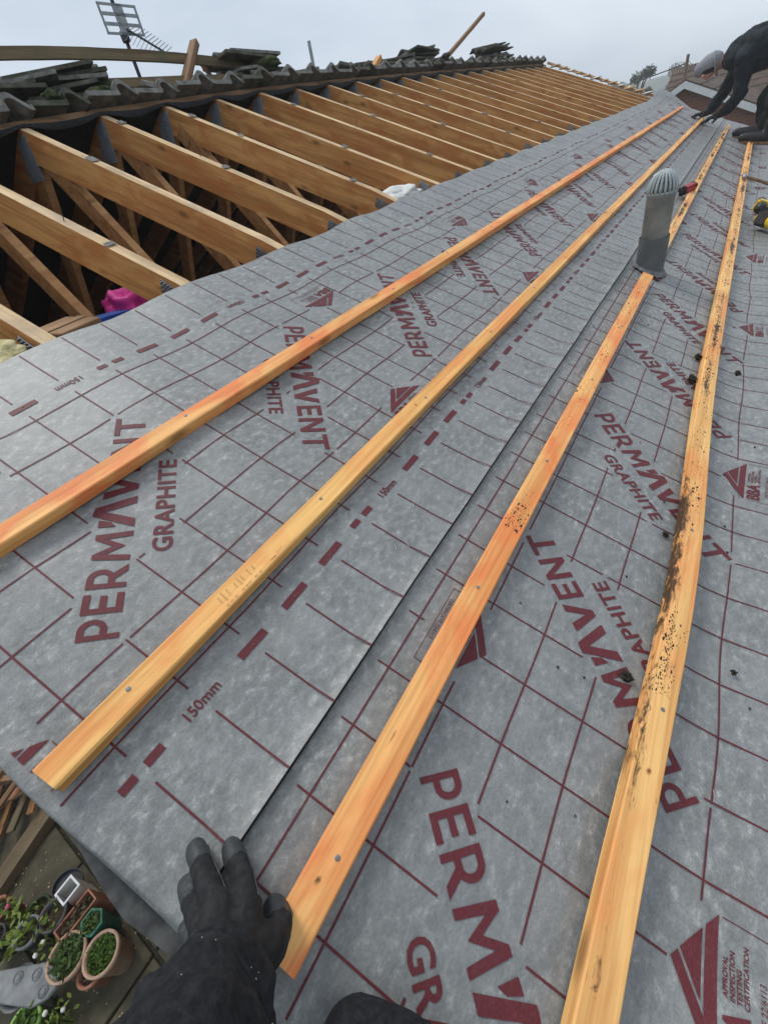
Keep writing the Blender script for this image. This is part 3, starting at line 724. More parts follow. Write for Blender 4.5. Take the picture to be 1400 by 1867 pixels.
b1 = batten('uppermost orange batten nearest the open trusses', -0.115, 9.55, 0.652, 0.039, M_BATO, seed=1.3)
b2 = batten('second batten down, its square end near the garden corner', -0.108, 8.95, 0.2955, 0.039, M_BAT, seed=5.1)
b3 = batten('third batten down, running from the gloved hand up to the vent pipe', -0.088, 2.335, -0.0425, 0.047, M_BATO, seed=9.4)
b3b = batten('batten continuing beyond the vent pipe to the far verge', 2.74, 8.95, -0.0425, 0.045, M_BATM, seed=12.4)
b4 = batten('lowest batten, streaked with black moss along its edge', -0.11, 8.95, -0.361, 0.047, M_BATM, seed=15.8, vfun=lambda u: -0.026*math.exp(-((u-0.75)/0.55)**2) + 0.004*u*0.3)
# knots on the near ends
kn = MB(); kn.lathe([(0.0, 0.0006), (0.0022, 0.0006)], n=12, mi=0); kn.lathe([(0.0022, 0.0006), (0.0042, 0.0005)], n=12, mi=1); kn.lathe([(0.0042, 0.0005), (0.0062, 0.0001)], n=12, mi=2)
kn_me = kn.mesh('knot', [simple('knot_core', (0.12, 0.045, 0.015), (0.30, 0.12, 0.04), 300, 0.6, 0.2), simple('knot_ring', (0.36, 0.15, 0.045), (0.60, 0.28, 0.085), 300, 0.6, 0.2), simple('knot_halo', (0.62, 0.28, 0.08), (0.82, 0.42, 0.13), 300, 0.6, 0.2)])
def dirt_patch(t, us, vc, wtop, spread, n, seed, umul=1.0):
    rnd = random.Random(seed); mb = MB()
    for i in range(n):
        u = rnd.choice(us) + rnd.gauss(0, 0.05)*umul; v = vc + rnd.gauss(0, spread)
        if abs(v) > 0.0215: continue
        r = rnd.uniform(0.001, 0.0036)*(1.5 if rnd.random() < 0.1 else 1)
        k = rnd.randint(5, 6); a0 = rnd.random()*6
        ring = [(u+r*rnd.uniform(.6, 1.6)*math.cos(a0+6.283*j/k)*1.7, v+r*rnd.uniform(.6, 1.3)*math.sin(a0+6.283*j/k), wtop+0.0002) for j in range(k)]
        mb.add(ring+[(u, v, wtop+r*0.7)], [(j, (j+1) % k, k) for j in range(k)])
    o = mb.build('moss_dirt', M_DIRT, t); o['kind'] = 'stuff'
def wt(u, seed): return 0.0035 + 0.0022*nz(u*0.55, seed+7.7) + 0.025
def dirt_strip(t, u0, vfun, seed, u_a, u_b, vc, spread, n, sd):
    rnd = random.Random(sd); mb = MB()
    for i in range(n):
        u = rnd.uniform(u_a, u_b); cl_ = nz(u*7, sd*1.3)
        if cl_ < rnd.uniform(-0.25, 0.35): continue
        dv = vfun(u) if vfun else 0
        v = vc + rnd.gauss(0, spread)
        if abs(v) > 0.0215: continue
        w0 = wt(u, seed); r = rnd.uniform(0.0005, 0.0016)*(1.8 if rnd.random() < 0.12 else 1)*(1+0.25*max(0,u-0.8))
        k = 6; a0 = rnd.random()*6
        ring = [(u-u0+r*rnd.uniform(.7, 1.6)*math.cos(a0+6.283*j/k)*1.8, dv+v+r*rnd.uniform(.6, 1.3)*math.sin(a0+6.283*j/k), w0-0.0004) for j in range(k)]
        mb.add(ring+[(u-u0, dv+v, w0+r*0.6)], [(j, (j+1) % k, k) for j in range(k)])
    o = mb.build('moss_dirt', M_DIRT, t); o['kind'] = 'stuff'
vf4 = lambda u: -0.026*math.exp(-((u-0.75)/0.55)**2) + 0.004*u*0.3
dirt_strip(b4, -0.11, vf4, 15.8, 0.46, 0.88, 0.012, 0.0035, 650, 1)
dirt_strip(b4, -0.11, vf4, 15.8, 0.46, 0.62, 0.006, 0.010, 140, 2)
dirt_strip(b4, -0.11, vf4, 15.8, 0.9, 2.6, 0.004, 0.010, 1300, 3)
dirt_strip(b4, -0.11, vf4, 15.8, 2.4, 6.0, 0.0, 0.012, 1500, 4)
dirt_strip(b3, -0.088, None, 9.4, -0.05, 0.02, -0.006, 0.008, 260, 5)
dirt_strip(b3, -0.088, None, 9.4, 0.62, 0.80, 0.0, 0.012, 380, 6)
dirt_strip(b3, -0.088, None, 9.4, 1.0, 2.3, 0.004, 0.012, 420, 7)
dirt_strip(b3b, 2.74, None, 12.4, 3.0, 8.0, 0.0, 0.012, 1500, 8)
for (t, u, dv, sd, u0) in ((b2, 0.83, 0.002, 5.1, -0.108), (b3, -0.012, 0.004, 9.4, -0.088), (b4, 0.335, 0.0, 15.8, -0.11)):
    link('knot', kn_me, t, (u-u0, dv+(vf4(u) if t is b4 else 0), wt(u, sd)-0.0002), (0, 0, random.random()*3)).scale = (1.1, 0.7, 1)
# faded grade stamp inked on the second batten
mb = MB(); rnd = random.Random(9)
for i in range(8):
    x = 0.285 + 0.0105*i + rnd.uniform(-.003, .003); hgt = rnd.uniform(0.004, 0.010)
    w0 = wt(x-0.108, 5.1) + 0.0005
    mb.add([(x, -hgt+0.002, w0), (x+0.0028, -hgt+0.002, w0), (x+0.0048, hgt+0.002, w0), (x+0.002, hgt+0.002, w0)], [(0, 1, 2, 3)])
    mb.add([(x+0.001, -0.0145, w0), (x+0.007, -0.0145, w0), (x+0.0075, -0.0115, w0), (x+0.0015, -0.0115, w0)], [(0, 1, 2, 3)])
so_ = mb.build('grade_stamp', simple('faded_ink', (0.46, 0.23, 0.085), (0.80, 0.44, 0.15), 260, 0.7, 0, lo=0.3, hi=0.7), b2)
# lumps of moss fallen beside the lowest batten
def clump(name, label, u, v, r, sd, w0=0.0, mt=M_DIRT):
    rnd = random.Random(sd); bm = bmesh.new(); r *= 0.8; bmesh.ops.create_icosphere(bm, subdivisions=3, radius=r)
    for q in bm.verts:
        q.co *= 1 + 0.9*nz(q.co.x/r*1.7+sd, q.co.y/r*1.7, q.co.z/r*1.7) + 0.25*nz(q.co.x/r*5, q.co.y/r*5+sd, q.co.z/r*5); q.co.z = q.co.z*0.7 + r*0.5
    me = bpy.data.meshes.new(name); bm.to_mesh(me); bm.free(); me.materials.append(mt)
    return tag(link(name, me, None, rf(u, v, w0), ROOFROT), label, 'moss', 'moss lumps beside the lowest batten')
clump('moss_lump', 'large black moss lump against the lowest batten where it is most stained', 0.475, -0.329, 0.011, 1)
clump('moss_lump', 'black moss shred by the splintered knot of the lowest batten', 0.862, -0.343, 0.008, 2)
clump('moss_lump', 'dark moss lump beside the lowest batten, lower of two close together', 1.62, -0.322, 0.016, 3)
clump('moss_lump', 'dark moss lump beside the lowest batten, upper of two close together', 1.80, -0.325, 0.014, 4)
clump('moss_lump', 'flat grey moss lump lying right of the lowest batten', 1.78, -0.455, 0.012, 5, 0.01)
clump('moss_lump', 'small black moss crumb right of the lowest batten near the frame edge', 0.60, -0.50, 0.006, 6, 0.006)
mb = MB(); rnd = random.Random(11)
for i in range(70):
    u = rnd.uniform(0.1, 4.5); v = rnd.uniform(-0.56, -0.02)
    if abs(v+0.043) < 0.03 or abs(v+0.37) < 0.04: continue
    r = rnd.uniform(0.0008, 0.003)*(1+u*0.25); z = lo_h(u, v)+0.001; a0 = rnd.random()*6
    mb.add([(u+r*math.cos(a0+2.09*j)*1.5, v+r*math.sin(a0+2.09*j), z) for j in range(3)]+[(u, v, z+r)], [(0, 1, 3), (1, 2, 3), (2, 0, 3)])
tag(mb.build('moss_crumbs', M_DIRT, None, loc=RO, rot=ROOFROT), 'black moss crumbs scattered over the lower membrane', 'moss', kind='stuff')

# ------------------------------------------------------------------ vent pipe
vp = thing('vent_pipe', 'grey vent pipe with ribbed cage cap rising through the membrane', 'vent pipe', rf(2.50, -0.04, -0.01))
rr = 0.056
mb = MB(); mb.lathe([(rr-0.003, -0.15), (rr-0.003, 0.29), (rr-0.001, 0.292), (rr-0.001, 0.30), (rr-0.012, 0.30)], n=36); mb.build('pipe', M_PIPE, vp, smooth=True)
mb = MB(); prof = []
nseg = 26; vs = []; fs = []
for j in range(9):
    z = -0.10 + 0.245*j/8
    for k in range(nseg):
        a = 2*math.pi*k/nseg
        flare = 0.03*math.exp(-((z+0.09-0.028*math.sin(a))/0.035)) if z < 0.03 else 0
        r = rr + 0.003 + min(flare, 0.02)*0.5 + 0.0022*nz(math.cos(a)*2, math.sin(a)*2, z*22) + (0.003*nz(k*0.9, 3) if j == 8 else 0)
        vs.append((r*math.cos(a), r*math.sin(a), z + (0.010*nz(math.cos(a)*1.5+3, math.sin(a)*1.5) if j == 8 else 0)))
for j in range(8):
    for k in range(nseg): fs.append((j*nseg+k, j*nseg+(k+1) % nseg, (j+1)*nseg+(k+1) % nseg, (j+1)*nseg+k))
mb.add(vs, fs); mb.build('membrane_sleeve', M_SLEEVE, vp, smooth=True)
mb = MB(); mb.lathe([(rr-0.005, 0.298), (rr+0.001, 0.299), (rr+0.001, 0.306), (rr-0.005, 0.307)], n=32); cg = mb.build('cage_cap', M_CAGE, vp, smooth=True)
for k in range(20):
    a = 2*math.pi*k/20; pts = []
    for j in range(7):
        th = j/6*math.pi/2; pts.append((rr*0.98*math.cos(th)*math.cos(a), rr*0.98*math.cos(th)*math.sin(a), 0.303 + 0.075*math.sin(th)))
    m2 = MB(); m2.tube(pts, 0.0052, 6); m2.build('cage_rib', M_CAGE, cg, smooth=True)
m2 = MB(); m2.lathe([(0.0, 0.362), (0.024, 0.356), (0.034, 0.344), (0.030, 0.340)], n=24); m2.build('cage_crown', M_CAGE, cg, smooth=True)
m2 = MB(); m2.lathe([(0.0, 0.345), (rr-0.012, 0.33), (rr-0.008, 0.30), (0, 0.30)], n=24); m2.build('cage_liner', M_PIPE, cg, smooth=True)
m2 = MB(); m2.box((0.0, 0.0, 0.0), (0.03, 0.014, 0.004)); m2.build('white_dropping', M_WHITE, cg, bevel=0.0015, loc=(-0.004, 0.028, 0.366), rot=(-0.5, 0, 0.6))
# torn tape collar where the pipe comes through
mb = MB(); vs = []; fs = []; nk = 40
for k in range(nk):
    a = 2*math.pi*k/nk; r1 = 0.075 + 0.018*nz(math.cos(a)*2.5, math.sin(a)*2.5, 2) + 0.012*nz(k*0.8, 5)
    vs += [(rr*1.02*math.cos(a), rr*1.1*math.sin(a), 0.016), (r1*math.cos(a), r1*1.1*math.sin(a), 0.003 + 0.004*abs(nz(k*0.7, 1)))]
for k in range(nk): fs.append((2*k, 2*k+1, 2*((k+1) % nk)+1, 2*((k+1) % nk)))
mb.add(vs, fs); mb.build('tape_collar', M_SLEEVE, vp, smooth=True, loc=(0, 0, 0.01), rot=ROOFROT)
m2 = MB(); m2.box((0, 0, 0), (0.045, 0.022, 0.003)); m2.build('printed_tape', M_PRINT, vp, loc=(-0.07, -0.045, -0.012), rot=(PITCH, 0, 0.3))

# ------------------------------------------------------------------ loft contents seen through the trusses
def blob(name, label, cat, loc, dims, mt, sd, amp=0.25, sub=3, rot=(0, 0, 0)):
    bm = bmesh.new(); bmesh.ops.create_icosphere(bm, subdivisions=sub, radius=1)
    for q in bm.verts:
        p = q.co.copy(); q.co *= 1 + amp*nz(p.x*1.6+sd, p.y*1.6, p.z*1.6) + amp*0.5*nz(p.x*4, p.y*4+sd, p.z*4)
        q.co = Vector((q.co.x*dims[0], q.co.y*dims[1], q.co.z*dims[2]))
    me = bpy.data.meshes.new(name); bm.to_mesh(me); bm.free(); me.materials.append(mt); me.polygons.foreach_set('use_smooth', [True]*len(me.polygons))
    return tag(link(name, me, None, loc, rot), label, cat)
LOFT = []
def loft(u, v, w_): return rf(u, v, w_)

# ------------------------------------------------------------------ rear slope: tiles laid up to the ridge
rear = thing('rear_roof_slope', 'far slope still covered with grey interlocking concrete tiles along the ridge', 'roof', rf(0, vridge(2), 0), (0, 0, 0))
RL = Vector(rear.location)
def ridge_pt(u, a=0.0, b=0.0):       # a = distance down the rear slope, b = height above it
    p = rf(u, vridge(u), 0); return p + Vector((0, CP, -SP))*a + Vector((0, SP, CP))*b
mb = MB(); vs = []; fs = []
nu_ = 40
for i in range(nu_+1):
    u = U0 + (U1-U0)*i/nu_
    for (a, b) in ((0.03, 0.006), (0.4, 0.006), (4.1, 0.006)): vs.append(ridge_pt(u, a, b) - RL)
for i in range(nu_):
    for k in range(2): fs.append((i*3+k, (i+1)*3+k, (i+1)*3+k+1, i*3+k+1))
mb.add(vs, fs); mb.build('felt_underlay', M_FELT, rear)
mb = MB()
prof = [(0.0, 0.002), (0.170, 0.0), (0.188, 0.003), (0.193, 0.036), (0.205, 0.047), (0.224, 0.050), (0.242, 0.044), (0.268, 0.020), (0.290, 0.003), (0.306, 0.002)]
TL = 0.42; th = 0.021
vs = []; fs = []
npf = len(prof)
for (y, dz) in ((0, 0.0), (TL, 0.0)):
    for (x, z) in prof: vs.append((x, y, z+th))
    for (x, z) in prof: vs.append((x, y, z))
for i in range(npf-1):
    fs += [(i, i+1, 2*npf+i+1, 2*npf+i), (npf+i, 3*npf+i, 3*npf+i+1, npf+i+1), (i, npf+i, npf+i+1, i+1), (2*npf+i, 2*npf+i+1, 3*npf+i+1, 3*npf+i)]
fs += [(0, 2*npf, 3*npf, npf), (npf-1, 2*npf-1, 4*npf-1, 3*npf-1)]
mb.add(vs, fs); TILE = mb.mesh('tile', M_TILE); 
TILE_M = MB(); TILE_M.v, TILE_M.f, TILE_M.m = list(mb.v), list(mb.f), list(mb.m); TILE_M = TILE_M.mesh('tile_mossy', M_TILEM)
nt_ = 0; u = -0.1
k = 0
while u < 10.0:
    for row, a in enumerate((0.0, 0.335)):
        p = ridge_pt(u, a - 0.045 + random.uniform(-.012, .012), 0.046 + row*0.012) - RL
        o = link('tile', TILE if (k*7+row) % 5 else TILE_M, rear, p, (-PITCH + 0.03 + random.uniform(-.02, .02), random.uniform(-.014, .014), random.uniform(-.02, .02) + math.atan2((rf(u+0.3, vridge(u+0.3)).y - rf(u, vridge(u)).y), 0.3)))
    u += 0.298; k += 1
mb = MB(); fs = []; vs = []; npt = 40
for i in range(npt+1):
    u = U0 + (U1-U0)*i/npt
    for (a, b) in ((0.02, 0.012), (0.055, 0.012), (0.055, 0.037), (0.02, 0.037)): vs.append(ridge_pt(u, a, b) - RL)
for i in range(npt):
    for e in range(4): fs.append((i*4+e, (i+1)*4+e, (i+1)*4+(e+1) % 4, i*4+(e+1) % 4))
mb.add(vs, fs); mb.build('top_batten', M_OLD2, rear)
# old felt drooping between the trusses below the tiles
mb = MB(); vs = []; fs = []; npt = 200
for i in range(npt+1):
    u = U0 + (U1-U0)*i/npt; ph = ((u-0.02)/0.429) % 1.0; sag = math.sin(math.pi*ph)
    ed = 0.012*nz(u*6, 2.0)
    vs += [ridge_pt(u, 0.03, 0.011) - RL, ridge_pt(u, -0.012, 0.006) - RL + Vector((0, 0, -0.012*sag)), ridge_pt(u, -0.02, 0.0) - RL + Vector((0, 0.02*sag, -0.03*sag - 0.006 + ed*sag))]
for i in range(npt):
    for e in range(2): fs.append((i*3+e, (i+1)*3+e, (i+1)*3+e+1, i*3+e+1))
mb.add(vs, fs); mb.build('old_felt_edge', M_FELT, rear, smooth=True)

# stacks of loose tiles resting on the rear slope
ORDS = ['left', 'mid', 'right']
def stack(label, u, a, n, rotz, tilt=(0.0, 0.0), seed=0, base=0.075, flip=False, moss=True):
    rnd = random.Random(seed)
    for i in range(n):
        p = ridge_pt(u, a, base + 0.02 + i*0.030 + rnd.uniform(0, .012)) + Vector((rnd.uniform(-.07, .07), rnd.uniform(-.05, .05), 0))
        o = link('loose_tile', TILE_M if (moss and rnd.random() < 0.85) else TILE, None, p, (-0.10 + tilt[0] + rnd.uniform(-.09, .09), tilt[1] + rnd.uniform(-.09, .09), rotz + rnd.uniform(-.35, .35)))
        o.scale = (1, 1, 0.72); tag(o, label + (', topmost' if i == n-1 else ', %s from the bottom' % ORD[i]), 'roof tile', 'loose tiles stacked along the ridge')
def moss_pad(label, u, a, b, dims, sd):
    p = ridge_pt(u, a, b); o = blob('moss_pad', label, 'moss', p, dims, M_MOSS, sd, 0.5); return o
stack('mossy tile in the low stack at the left of the ridge', 1.88, 0.02, 5, 1.35, (0.10, 0.0), 1)
moss_pad('green moss growing on the low tile stack at the far left', 1.93, 0.12, 0.20, (0.07, 0.06, 0.03), 3)
stack('loose tile in the jumbled stack under the aerial', 2.35, 0.28, 6, 1.1, (0.16, 0.05), 2)
stack('slab-like tile in the stack at the left edge of the ridge', 1.62, 0.06, 5, 1.2, (0.06, 0.04), 21)
stack('mossy tile in the tall stack left of the grey post', 3.50, 0.05, 6, 1.45, (0.12, 0.02), 4)
moss_pad('dark green moss capping the tall stack beside the short grey post', 3.42, 0.12, 0.245, (0.14, 0.09, 0.035), 9)
stack('leaning tile in the low heap by the grey post', 3.95, 0.10, 3, 1.2, (0.10, 0.12), 5)
stack('tile in the small heap beside the orange offcut', 5.30, 0.08, 4, 0.9, (0.12, 0.10), 6)
stack('tile in the ragged stack left of the leaning stick', 5.75, 0.06, 5, 0.7, (0.15, 0.12), 7)
stack('dark tile in the long stack beneath the leaning stick', 6.35, 0.05, 7, 1.3, (0.12, 0.06), 8)
stack('dark tile in the sloping stack just beyond the leaning stick', 6.75, 0.12, 5, 1.3, (0.12, 0.10), 9)
stack('dark tile in the isolated stack at the far ridge end', 8.75, 0.03, 9, 1.2, (0.10, 0.05), 10)

rnd = random.Random(42)
for i in range(34):
    u = rnd.choice([1.7, 2.1, 3.2, 3.3, 3.7, 4.3, 5.2, 5.6, 6.2, 6.6, 7.2, 8.6, 9.2]) + rnd.uniform(-.18, .18)
    mb = MB(); n_ = rnd.randint(4, 6); L_ = rnd.uniform(.06, .12)
    poly = [(L_*rnd.uniform(.6, 1.1)*math.cos(6.283*j/n_), L_*0.7*rnd.uniform(.6, 1.1)*math.sin(6.283*j/n_)) for j in range(n_)]
    mb.prism(poly, -0.011, 0.011)
    o = mb.build('broken_tile', M_TILEM if i % 3 else M_TILE, None, bevel=0.003, loc=ridge_pt(u, rnd.uniform(-.01, .2), rnd.uniform(.10, .14)), rot=(rnd.uniform(-.7, .5), rnd.uniform(-.6, .6), rnd.random()*6))
    tag(o, 'jagged broken tile piece lying loose among the heaps on the ridge', 'broken tile', 'broken tile pieces along the ridge')
for i in range(16):
    u = 0.9 + 0.55*i + rnd.uniform(-.2, .2)
    o = moss_pad('dark moss tuft clinging to the ridge tiles', u, rnd.uniform(-.02, .06), 0.095, (rnd.uniform(.03, .07), 0.035, 0.018), i*3.3); o['group'] = 'moss tufts on the ridge tiles'
# timbers lying and leaning on the far slope
def timber(name, label, cat, pts, wd, th_, mt, bow=0.0, n=10):
    a, b = Vector(pts[0]), Vector(pts[1]); L = (b-a).length; d = (b-a).normalized()
    side = d.cross(Vector((0, 0, 1))); side = side.normalized() if side.length > 0.1 else d.orthogonal().normalized(); upv = side.cross(d)
    rot = Matrix((d, side, upv)).transposed()
    vs = []; fs = []
    for i in range(n+1):
        x = L*i/n; z = bow*4*(i/n)*(1-i/n)
        for (y, zz) in ((-wd/2, -th_/2), (wd/2, -th_/2), (wd/2, th_/2), (-wd/2, th_/2)):
            vs.append((x, y + 0.002*nz(x*4, y*90), z+zz + 0.002*nz(x*5, zz*80+4)))
    for i in range(n):
        for e in range(4): fs.append((i*4+e, i*4+(e+1) % 4, (i+1)*4+(e+1) % 4, (i+1)*4+e))
    fs += [(3, 2, 1, 0), (n*4, n*4+1, n*4+2, n*4+3)]
    mb = MB(); mb.add(vs, fs); o = mb.build(name, mt, None, loc=a, rot=rot.to_euler()); return tag(o, label, cat)
timber('old_lath', 'long bowed old timber lath crossing the sky above the tile stacks', 'timber', [(1.35, 3.1, 4.135), (3.33, 3.1, 4.075)], 0.03, 0.046, M_OLD, 0.03, 16)
timber('old_lath', 'mossy old timber lying low across the left tile stacks', 'timber', [(2.05, 3.0, 3.995), (3.0, 3.05, 4.005)], 0.05, 0.04, M_OLD, 0.0)
timber('timber_offcut', 'short brown offcut leaning up steeply over the left tile stacks', 'timber', [(2.50, 2.95, 3.90), (2.92, 3.12, 4.195)], 0.05, 0.035, M_OLD2)
timber('timber_offcut', 'thin pale offcut leaning behind the steep brown offcut', 'timber', [(3.12, 3.25, 4.02), (2.98, 3.25, 4.20)], 0.022, 0.02, M_OLD2)
timber('leaning_stick', 'long thin brown stick leaning out over the middle of the ridge', 'timber', [(6.30, 3.05, 4.02), (7.81, 3.1, 4.492)], 0.035, 0.035, M_OLD2)
timber('timber_offcut', 'bright orange timber offcut poking up beside a tile heap', 'timber', [(4.93, 3.1, 4.0), (5.14, 3.1, 4.11)], 0.06, 0.035, M_RAF)
timber('vent_post', 'short thin grey post standing on the ridge beside mossy tiles', 'post', [(4.08, 3.1, 3.95), (4.10, 3.1, 4.21)], 0.024, 0.024, M_ALU)
timber('vent_post', 'short dark stub standing right of the bowed lath end', 'post', [(3.20, 3.1, 3.96), (3.21, 3.1, 4.10)], 0.03, 0.03, M_OLD)

# television aerial
ae = thing('television_aerial', 'television aerial with gridded reflector on a leaning black mast', 'aerial', (3.80, 5.0, 3.6))
mb = MB(); mb.tube([(0.0, 0, -0.3), (0.055, 0, 1.0), (0.11, 0, 1.9)], 0.017, 8); mb.build('mast', M_DPL, ae, smooth=True)
mb = MB()
C0 = Vector((0.057, -0.05, 1.20)); 
for (cx, cz, sx, sz) in [(0, 0.09, 0.39, 0.016), (0, -0.09, 0.39, 0.016), (0, 0.031, 0.39, 0.022), (0, -0.031, 0.39, 0.022), (-0.187, 0, 0.016, 0.196), (0.187, 0, 0.016, 0.196), (0, 0, 0.10, 0.196)]:
    mb.box((cx, 0.0011*cx*5, cz), (sx, 0.012, sz))
mb.build('reflector', M_ALU, ae, loc=C0, rot=(0.05, 0.02, 0.0))
mb = MB(); mb.tube([(0.075, -0.05, 1.14), (0.22, -0.30, 0.92)], 0.010, 6); bo = mb.build('boom', M_DPL, ae)
for i in range(11):
    f_ = i/10; c = Vector((0.075, -0.05, 1.14)).lerp(Vector((0.22, -0.30, 0.92)), 0.08+0.9*f_)
    m2 = MB(); m2.tube([c + Vector((-0.015, 0, 0.004)), c + Vector((0.115-0.03*f_, 0.0, 0.045))], 0.0028, 5); m2.tube([c + Vector((-0.09, 0, -0.06)), c], 0.0022, 5)
    m2.build('element', M_ALU, bo)
mb = MB(); mb.box((0.045, -0.02, 1.10), (0.06, 0.06, 0.08)); mb.build('clamp', M_DPL, ae, bevel=0.008)
mb = MB(); mb.tube([(-0.30, 0, 1.33), (-0.20, 0, 1.49)], 0.004, 5); mb.tube([(-0.20, 0, 1.49), (0.42, 0, 1.50)], 0.004, 5); mb.tube([(0.42, 0, 1.42), (0.42, 0, 1.5)], 0.004, 5); mb.build('upper_dipole', M_DPL, ae)
mb = MB(); mb.box((0.0, 0, -0.35), (0.05, 0.05, 0.5)); mb.build('mast_bracket', M_DPL, ae)

# far verge
timber('verge_board', 'pale ragged verge board along the far gable end', 'board', [rf(10.08, 1.0, 0.01), rf(10.08, 2.93, 0.03)], 0.07, 0.03, M_RTOP)
rnd = random.Random(5)
for i in range(12):
    v = 1.25 + 0.14*i
    blob('mortar_lump', 'crumbled pale mortar lump on the far verge', 'mortar', rf(10.02 + rnd.uniform(-.03, .04), v, 0.025), (rnd.uniform(.03, .06), rnd.uniform(.05, .10), 0.014), M_RTOP if i % 3 else M_WBAG, i*1.7, 0.22, 3)['group'] = 'mortar lumps on the far verge'

# ------------------------------------------------------------------ things in the loft
def lz(z): return z
mb = MB(); mb.box((0, 0, 0), (0.16, 0.17, 0.12)); cb = thing('cardboard_box', 'brown cardboard box in the loft below the nearest trusses', 'box', rf(0.70, 1.55, -0.31), (0.1, 0, 0.2))
mb.build('carton', M_CARD, cb, bevel=0.003); m2 = MB(); m2.box((0.0, 0.0, 0.0625), (0.158, 0.04, 0.003)); m2.build('tape', M_CARD, cb)
blob('pink_bag', 'bright pink carrier bag in the loft under the nearest rafter', 'bag', rf(1.11, 1.80, -0.45), (0.10, 0.12, 0.11), M_PINK, 2.2, 0.5, 4)
mb = MB(); mb.box((0, 0, 0), (0.34, 0.10, 0.07)); bb = mb.build('blue_tub', M_BLUE, None, bevel=0.012, seg=2, loc=rf(0.95, 1.74, -0.42), rot=(0.1, 0.1, 0.3)); tag(bb, 'blue plastic tub lying beside the pink bag', 'tub')
blob('white_sack', 'crumpled white sack tucked under a rafter at the membrane edge', 'sack', rf(2.42, 1.25, -0.075), (0.13, 0.10, 0.05), M_WBAG, 4.4, 0.35, 4)
ins = blob('insulation_wad', 'cream mineral wool wad beside the near gable truss', 'insulation', rf(0.24, 1.19, -0.02), (0.15, 0.10, 0.035), M_INS, 7.1, 0.3, 5, ROOFROT)
for i in range(6):
    mb = MB(); mb.box((0, 0, 0), (random.uniform(.12, .3), random.uniform(.1, .3), random.uniform(.08, .25)))
    tag(mb.build('stored_box', M_CARD if i % 2 else M_OLD, None, bevel=0.004, loc=(1.6 + 0.5*i, 1.75 + 0.5*random.random(), 2.62), rot=(0, 0, random.random())), 'dusty box stored in the dark of the loft', 'box', 'boxes stored in the loft')

# ------------------------------------------------------------------ voxel bodies
def capsules(chains):
    mb = MB()
    for pts, rad in chains:
        P_ = []; Rr = []
        pts = [Vector(p) for p in pts]
        d0 = (pts[0]-pts[1]).normalized(); dn = (pts[-1]-pts[-2]).normalized()
        for a in (80, 55, 28): P_.append(pts[0] + d0*rad[0]*math.sin(R(a))); Rr.append(rad[0]*math.cos(R(a)))
        for i in range(len(pts)-1):
            m = 5
            for k in range(m):
                f_ = k/m; P_.append(pts[i].lerp(pts[i+1], f_)); Rr.append(rad[i]*(1-f_)+rad[i+1]*f_)
        P_.append(pts[-1]); Rr.append(rad[-1])
        for a in (28, 55, 80): P_.append(pts[-1] + dn*rad[-1]*math.sin(R(a))); Rr.append(rad[-1]*math.cos(R(a)))
        mb.tube(P_, Rr, 14)
    return mb
def displace(me, fn):
    nv = len(me.vertices); co = np.zeros(nv*3); no = np.zeros(nv*3)
    me.vertices.foreach_get('co', co); me.vertex_normals.foreach_get('vector', no)
    co = co.reshape(-1, 3); no = no.reshape(-1, 3)
    d = np.array([fn(Vector(c)) for c in co]); co += no*d[:, None]
    me.vertices.foreach_set('co', co.ravel()); me.update()
def remeshed(name, mb, mt, vox, parent, smooth_it=6, extra=None):
    me = mb.mesh(name, mt); o = link(name, me)
    md = o.modifiers.new('r', 'REMESH'); md.mode = 'VOXEL'; md.voxel_size = vox; md.use_smooth_shade = True
    sm = o.modifiers.new('s', 'SMOOTH'); sm.factor = 0.5; sm.iterations = smooth_it
    bpy.context.view_layer.update()
    dg = bpy.context.evaluated_depsgraph_get(); me2 = bpy.data.meshes.new_from_object(o.evaluated_get(dg)); bpy.data.objects.remove(o)
    me2.name = name
    if not me2.materials: me2.materials.append(mt)
    if extra: extra(me2)
    me2.polygons.foreach_set('use_smooth', [True]*len(me2.polygons))
    return link(name, me2, parent)

# roofer bending over the far end
pr = thing('person', 'roofer in black clothes and grey beanie bending over the far batten ends', 'person', (8.2, -0.2, 2.66))
PL = Vector(pr.location)
def rel(l): return [Vector(p)-PL for p in l]
mb = capsules([
    (rel([(8.2, -0.34, 3.42), (8.32, -0.1, 3.50), (8.45, 0.13, 3.485), (8.5, 0.28, 3.45)]), [0.165, 0.175, 0.19, 0.155]),
    (rel([(8.33, -0.1, 3.44), (8.45, 0.12, 3.42)]), [0.15, 0.17]),
    (rel([(8.5, 0.28, 3.46), (8.55, 0.42, 3.44)]), [0.09, 0.06]),
    (rel([(8.32, 0.20, 3.44), (8.68, 0.24, 3.44)]), [0.085, 0.085]),
    (rel([(8.70, 0.25, 3.42), (8.76, 0.34, 3.17), (8.86, 0.46, 2.99)]), [0.092, 0.078, 0.052]),
    (rel([(8.30, 0.20, 3.42), (8.34, 0.18, 3.10), (8.46, 0.28, 2.965)]), [0.095, 0.08, 0.052]),
    (rel([(8.13, -0.34, 3.36), (8.32, -0.34, 3.36)]), [0.15, 0.15])])
def folds(me):
    def d_(c): return 0.022*nz(c.x*7+1, c.y*5, c.z*9) + 0.014*nz(c.x*16, c.y*14, c.z*20)
    displace(me, d_)
remeshed('jacket', mb, M_JACKET, 0.014, pr, 3, folds)
mb = capsules([(rel([(8.12, -0.36, 3.36), (7.98, -0.18, 3.02), (7.92, -0.22, 2.72)]), [0.13, 0.105, 0.08]),
    (rel([(8.32, -0.36, 3.36), (8.28, -0.12, 3.02), (8.22, -0.14, 2.76)]), [0.13, 0.105, 0.08]), (rel([(8.12, -0.36, 3.38), (8.32, -0.36, 3.38)]), [0.13, 0.13])])
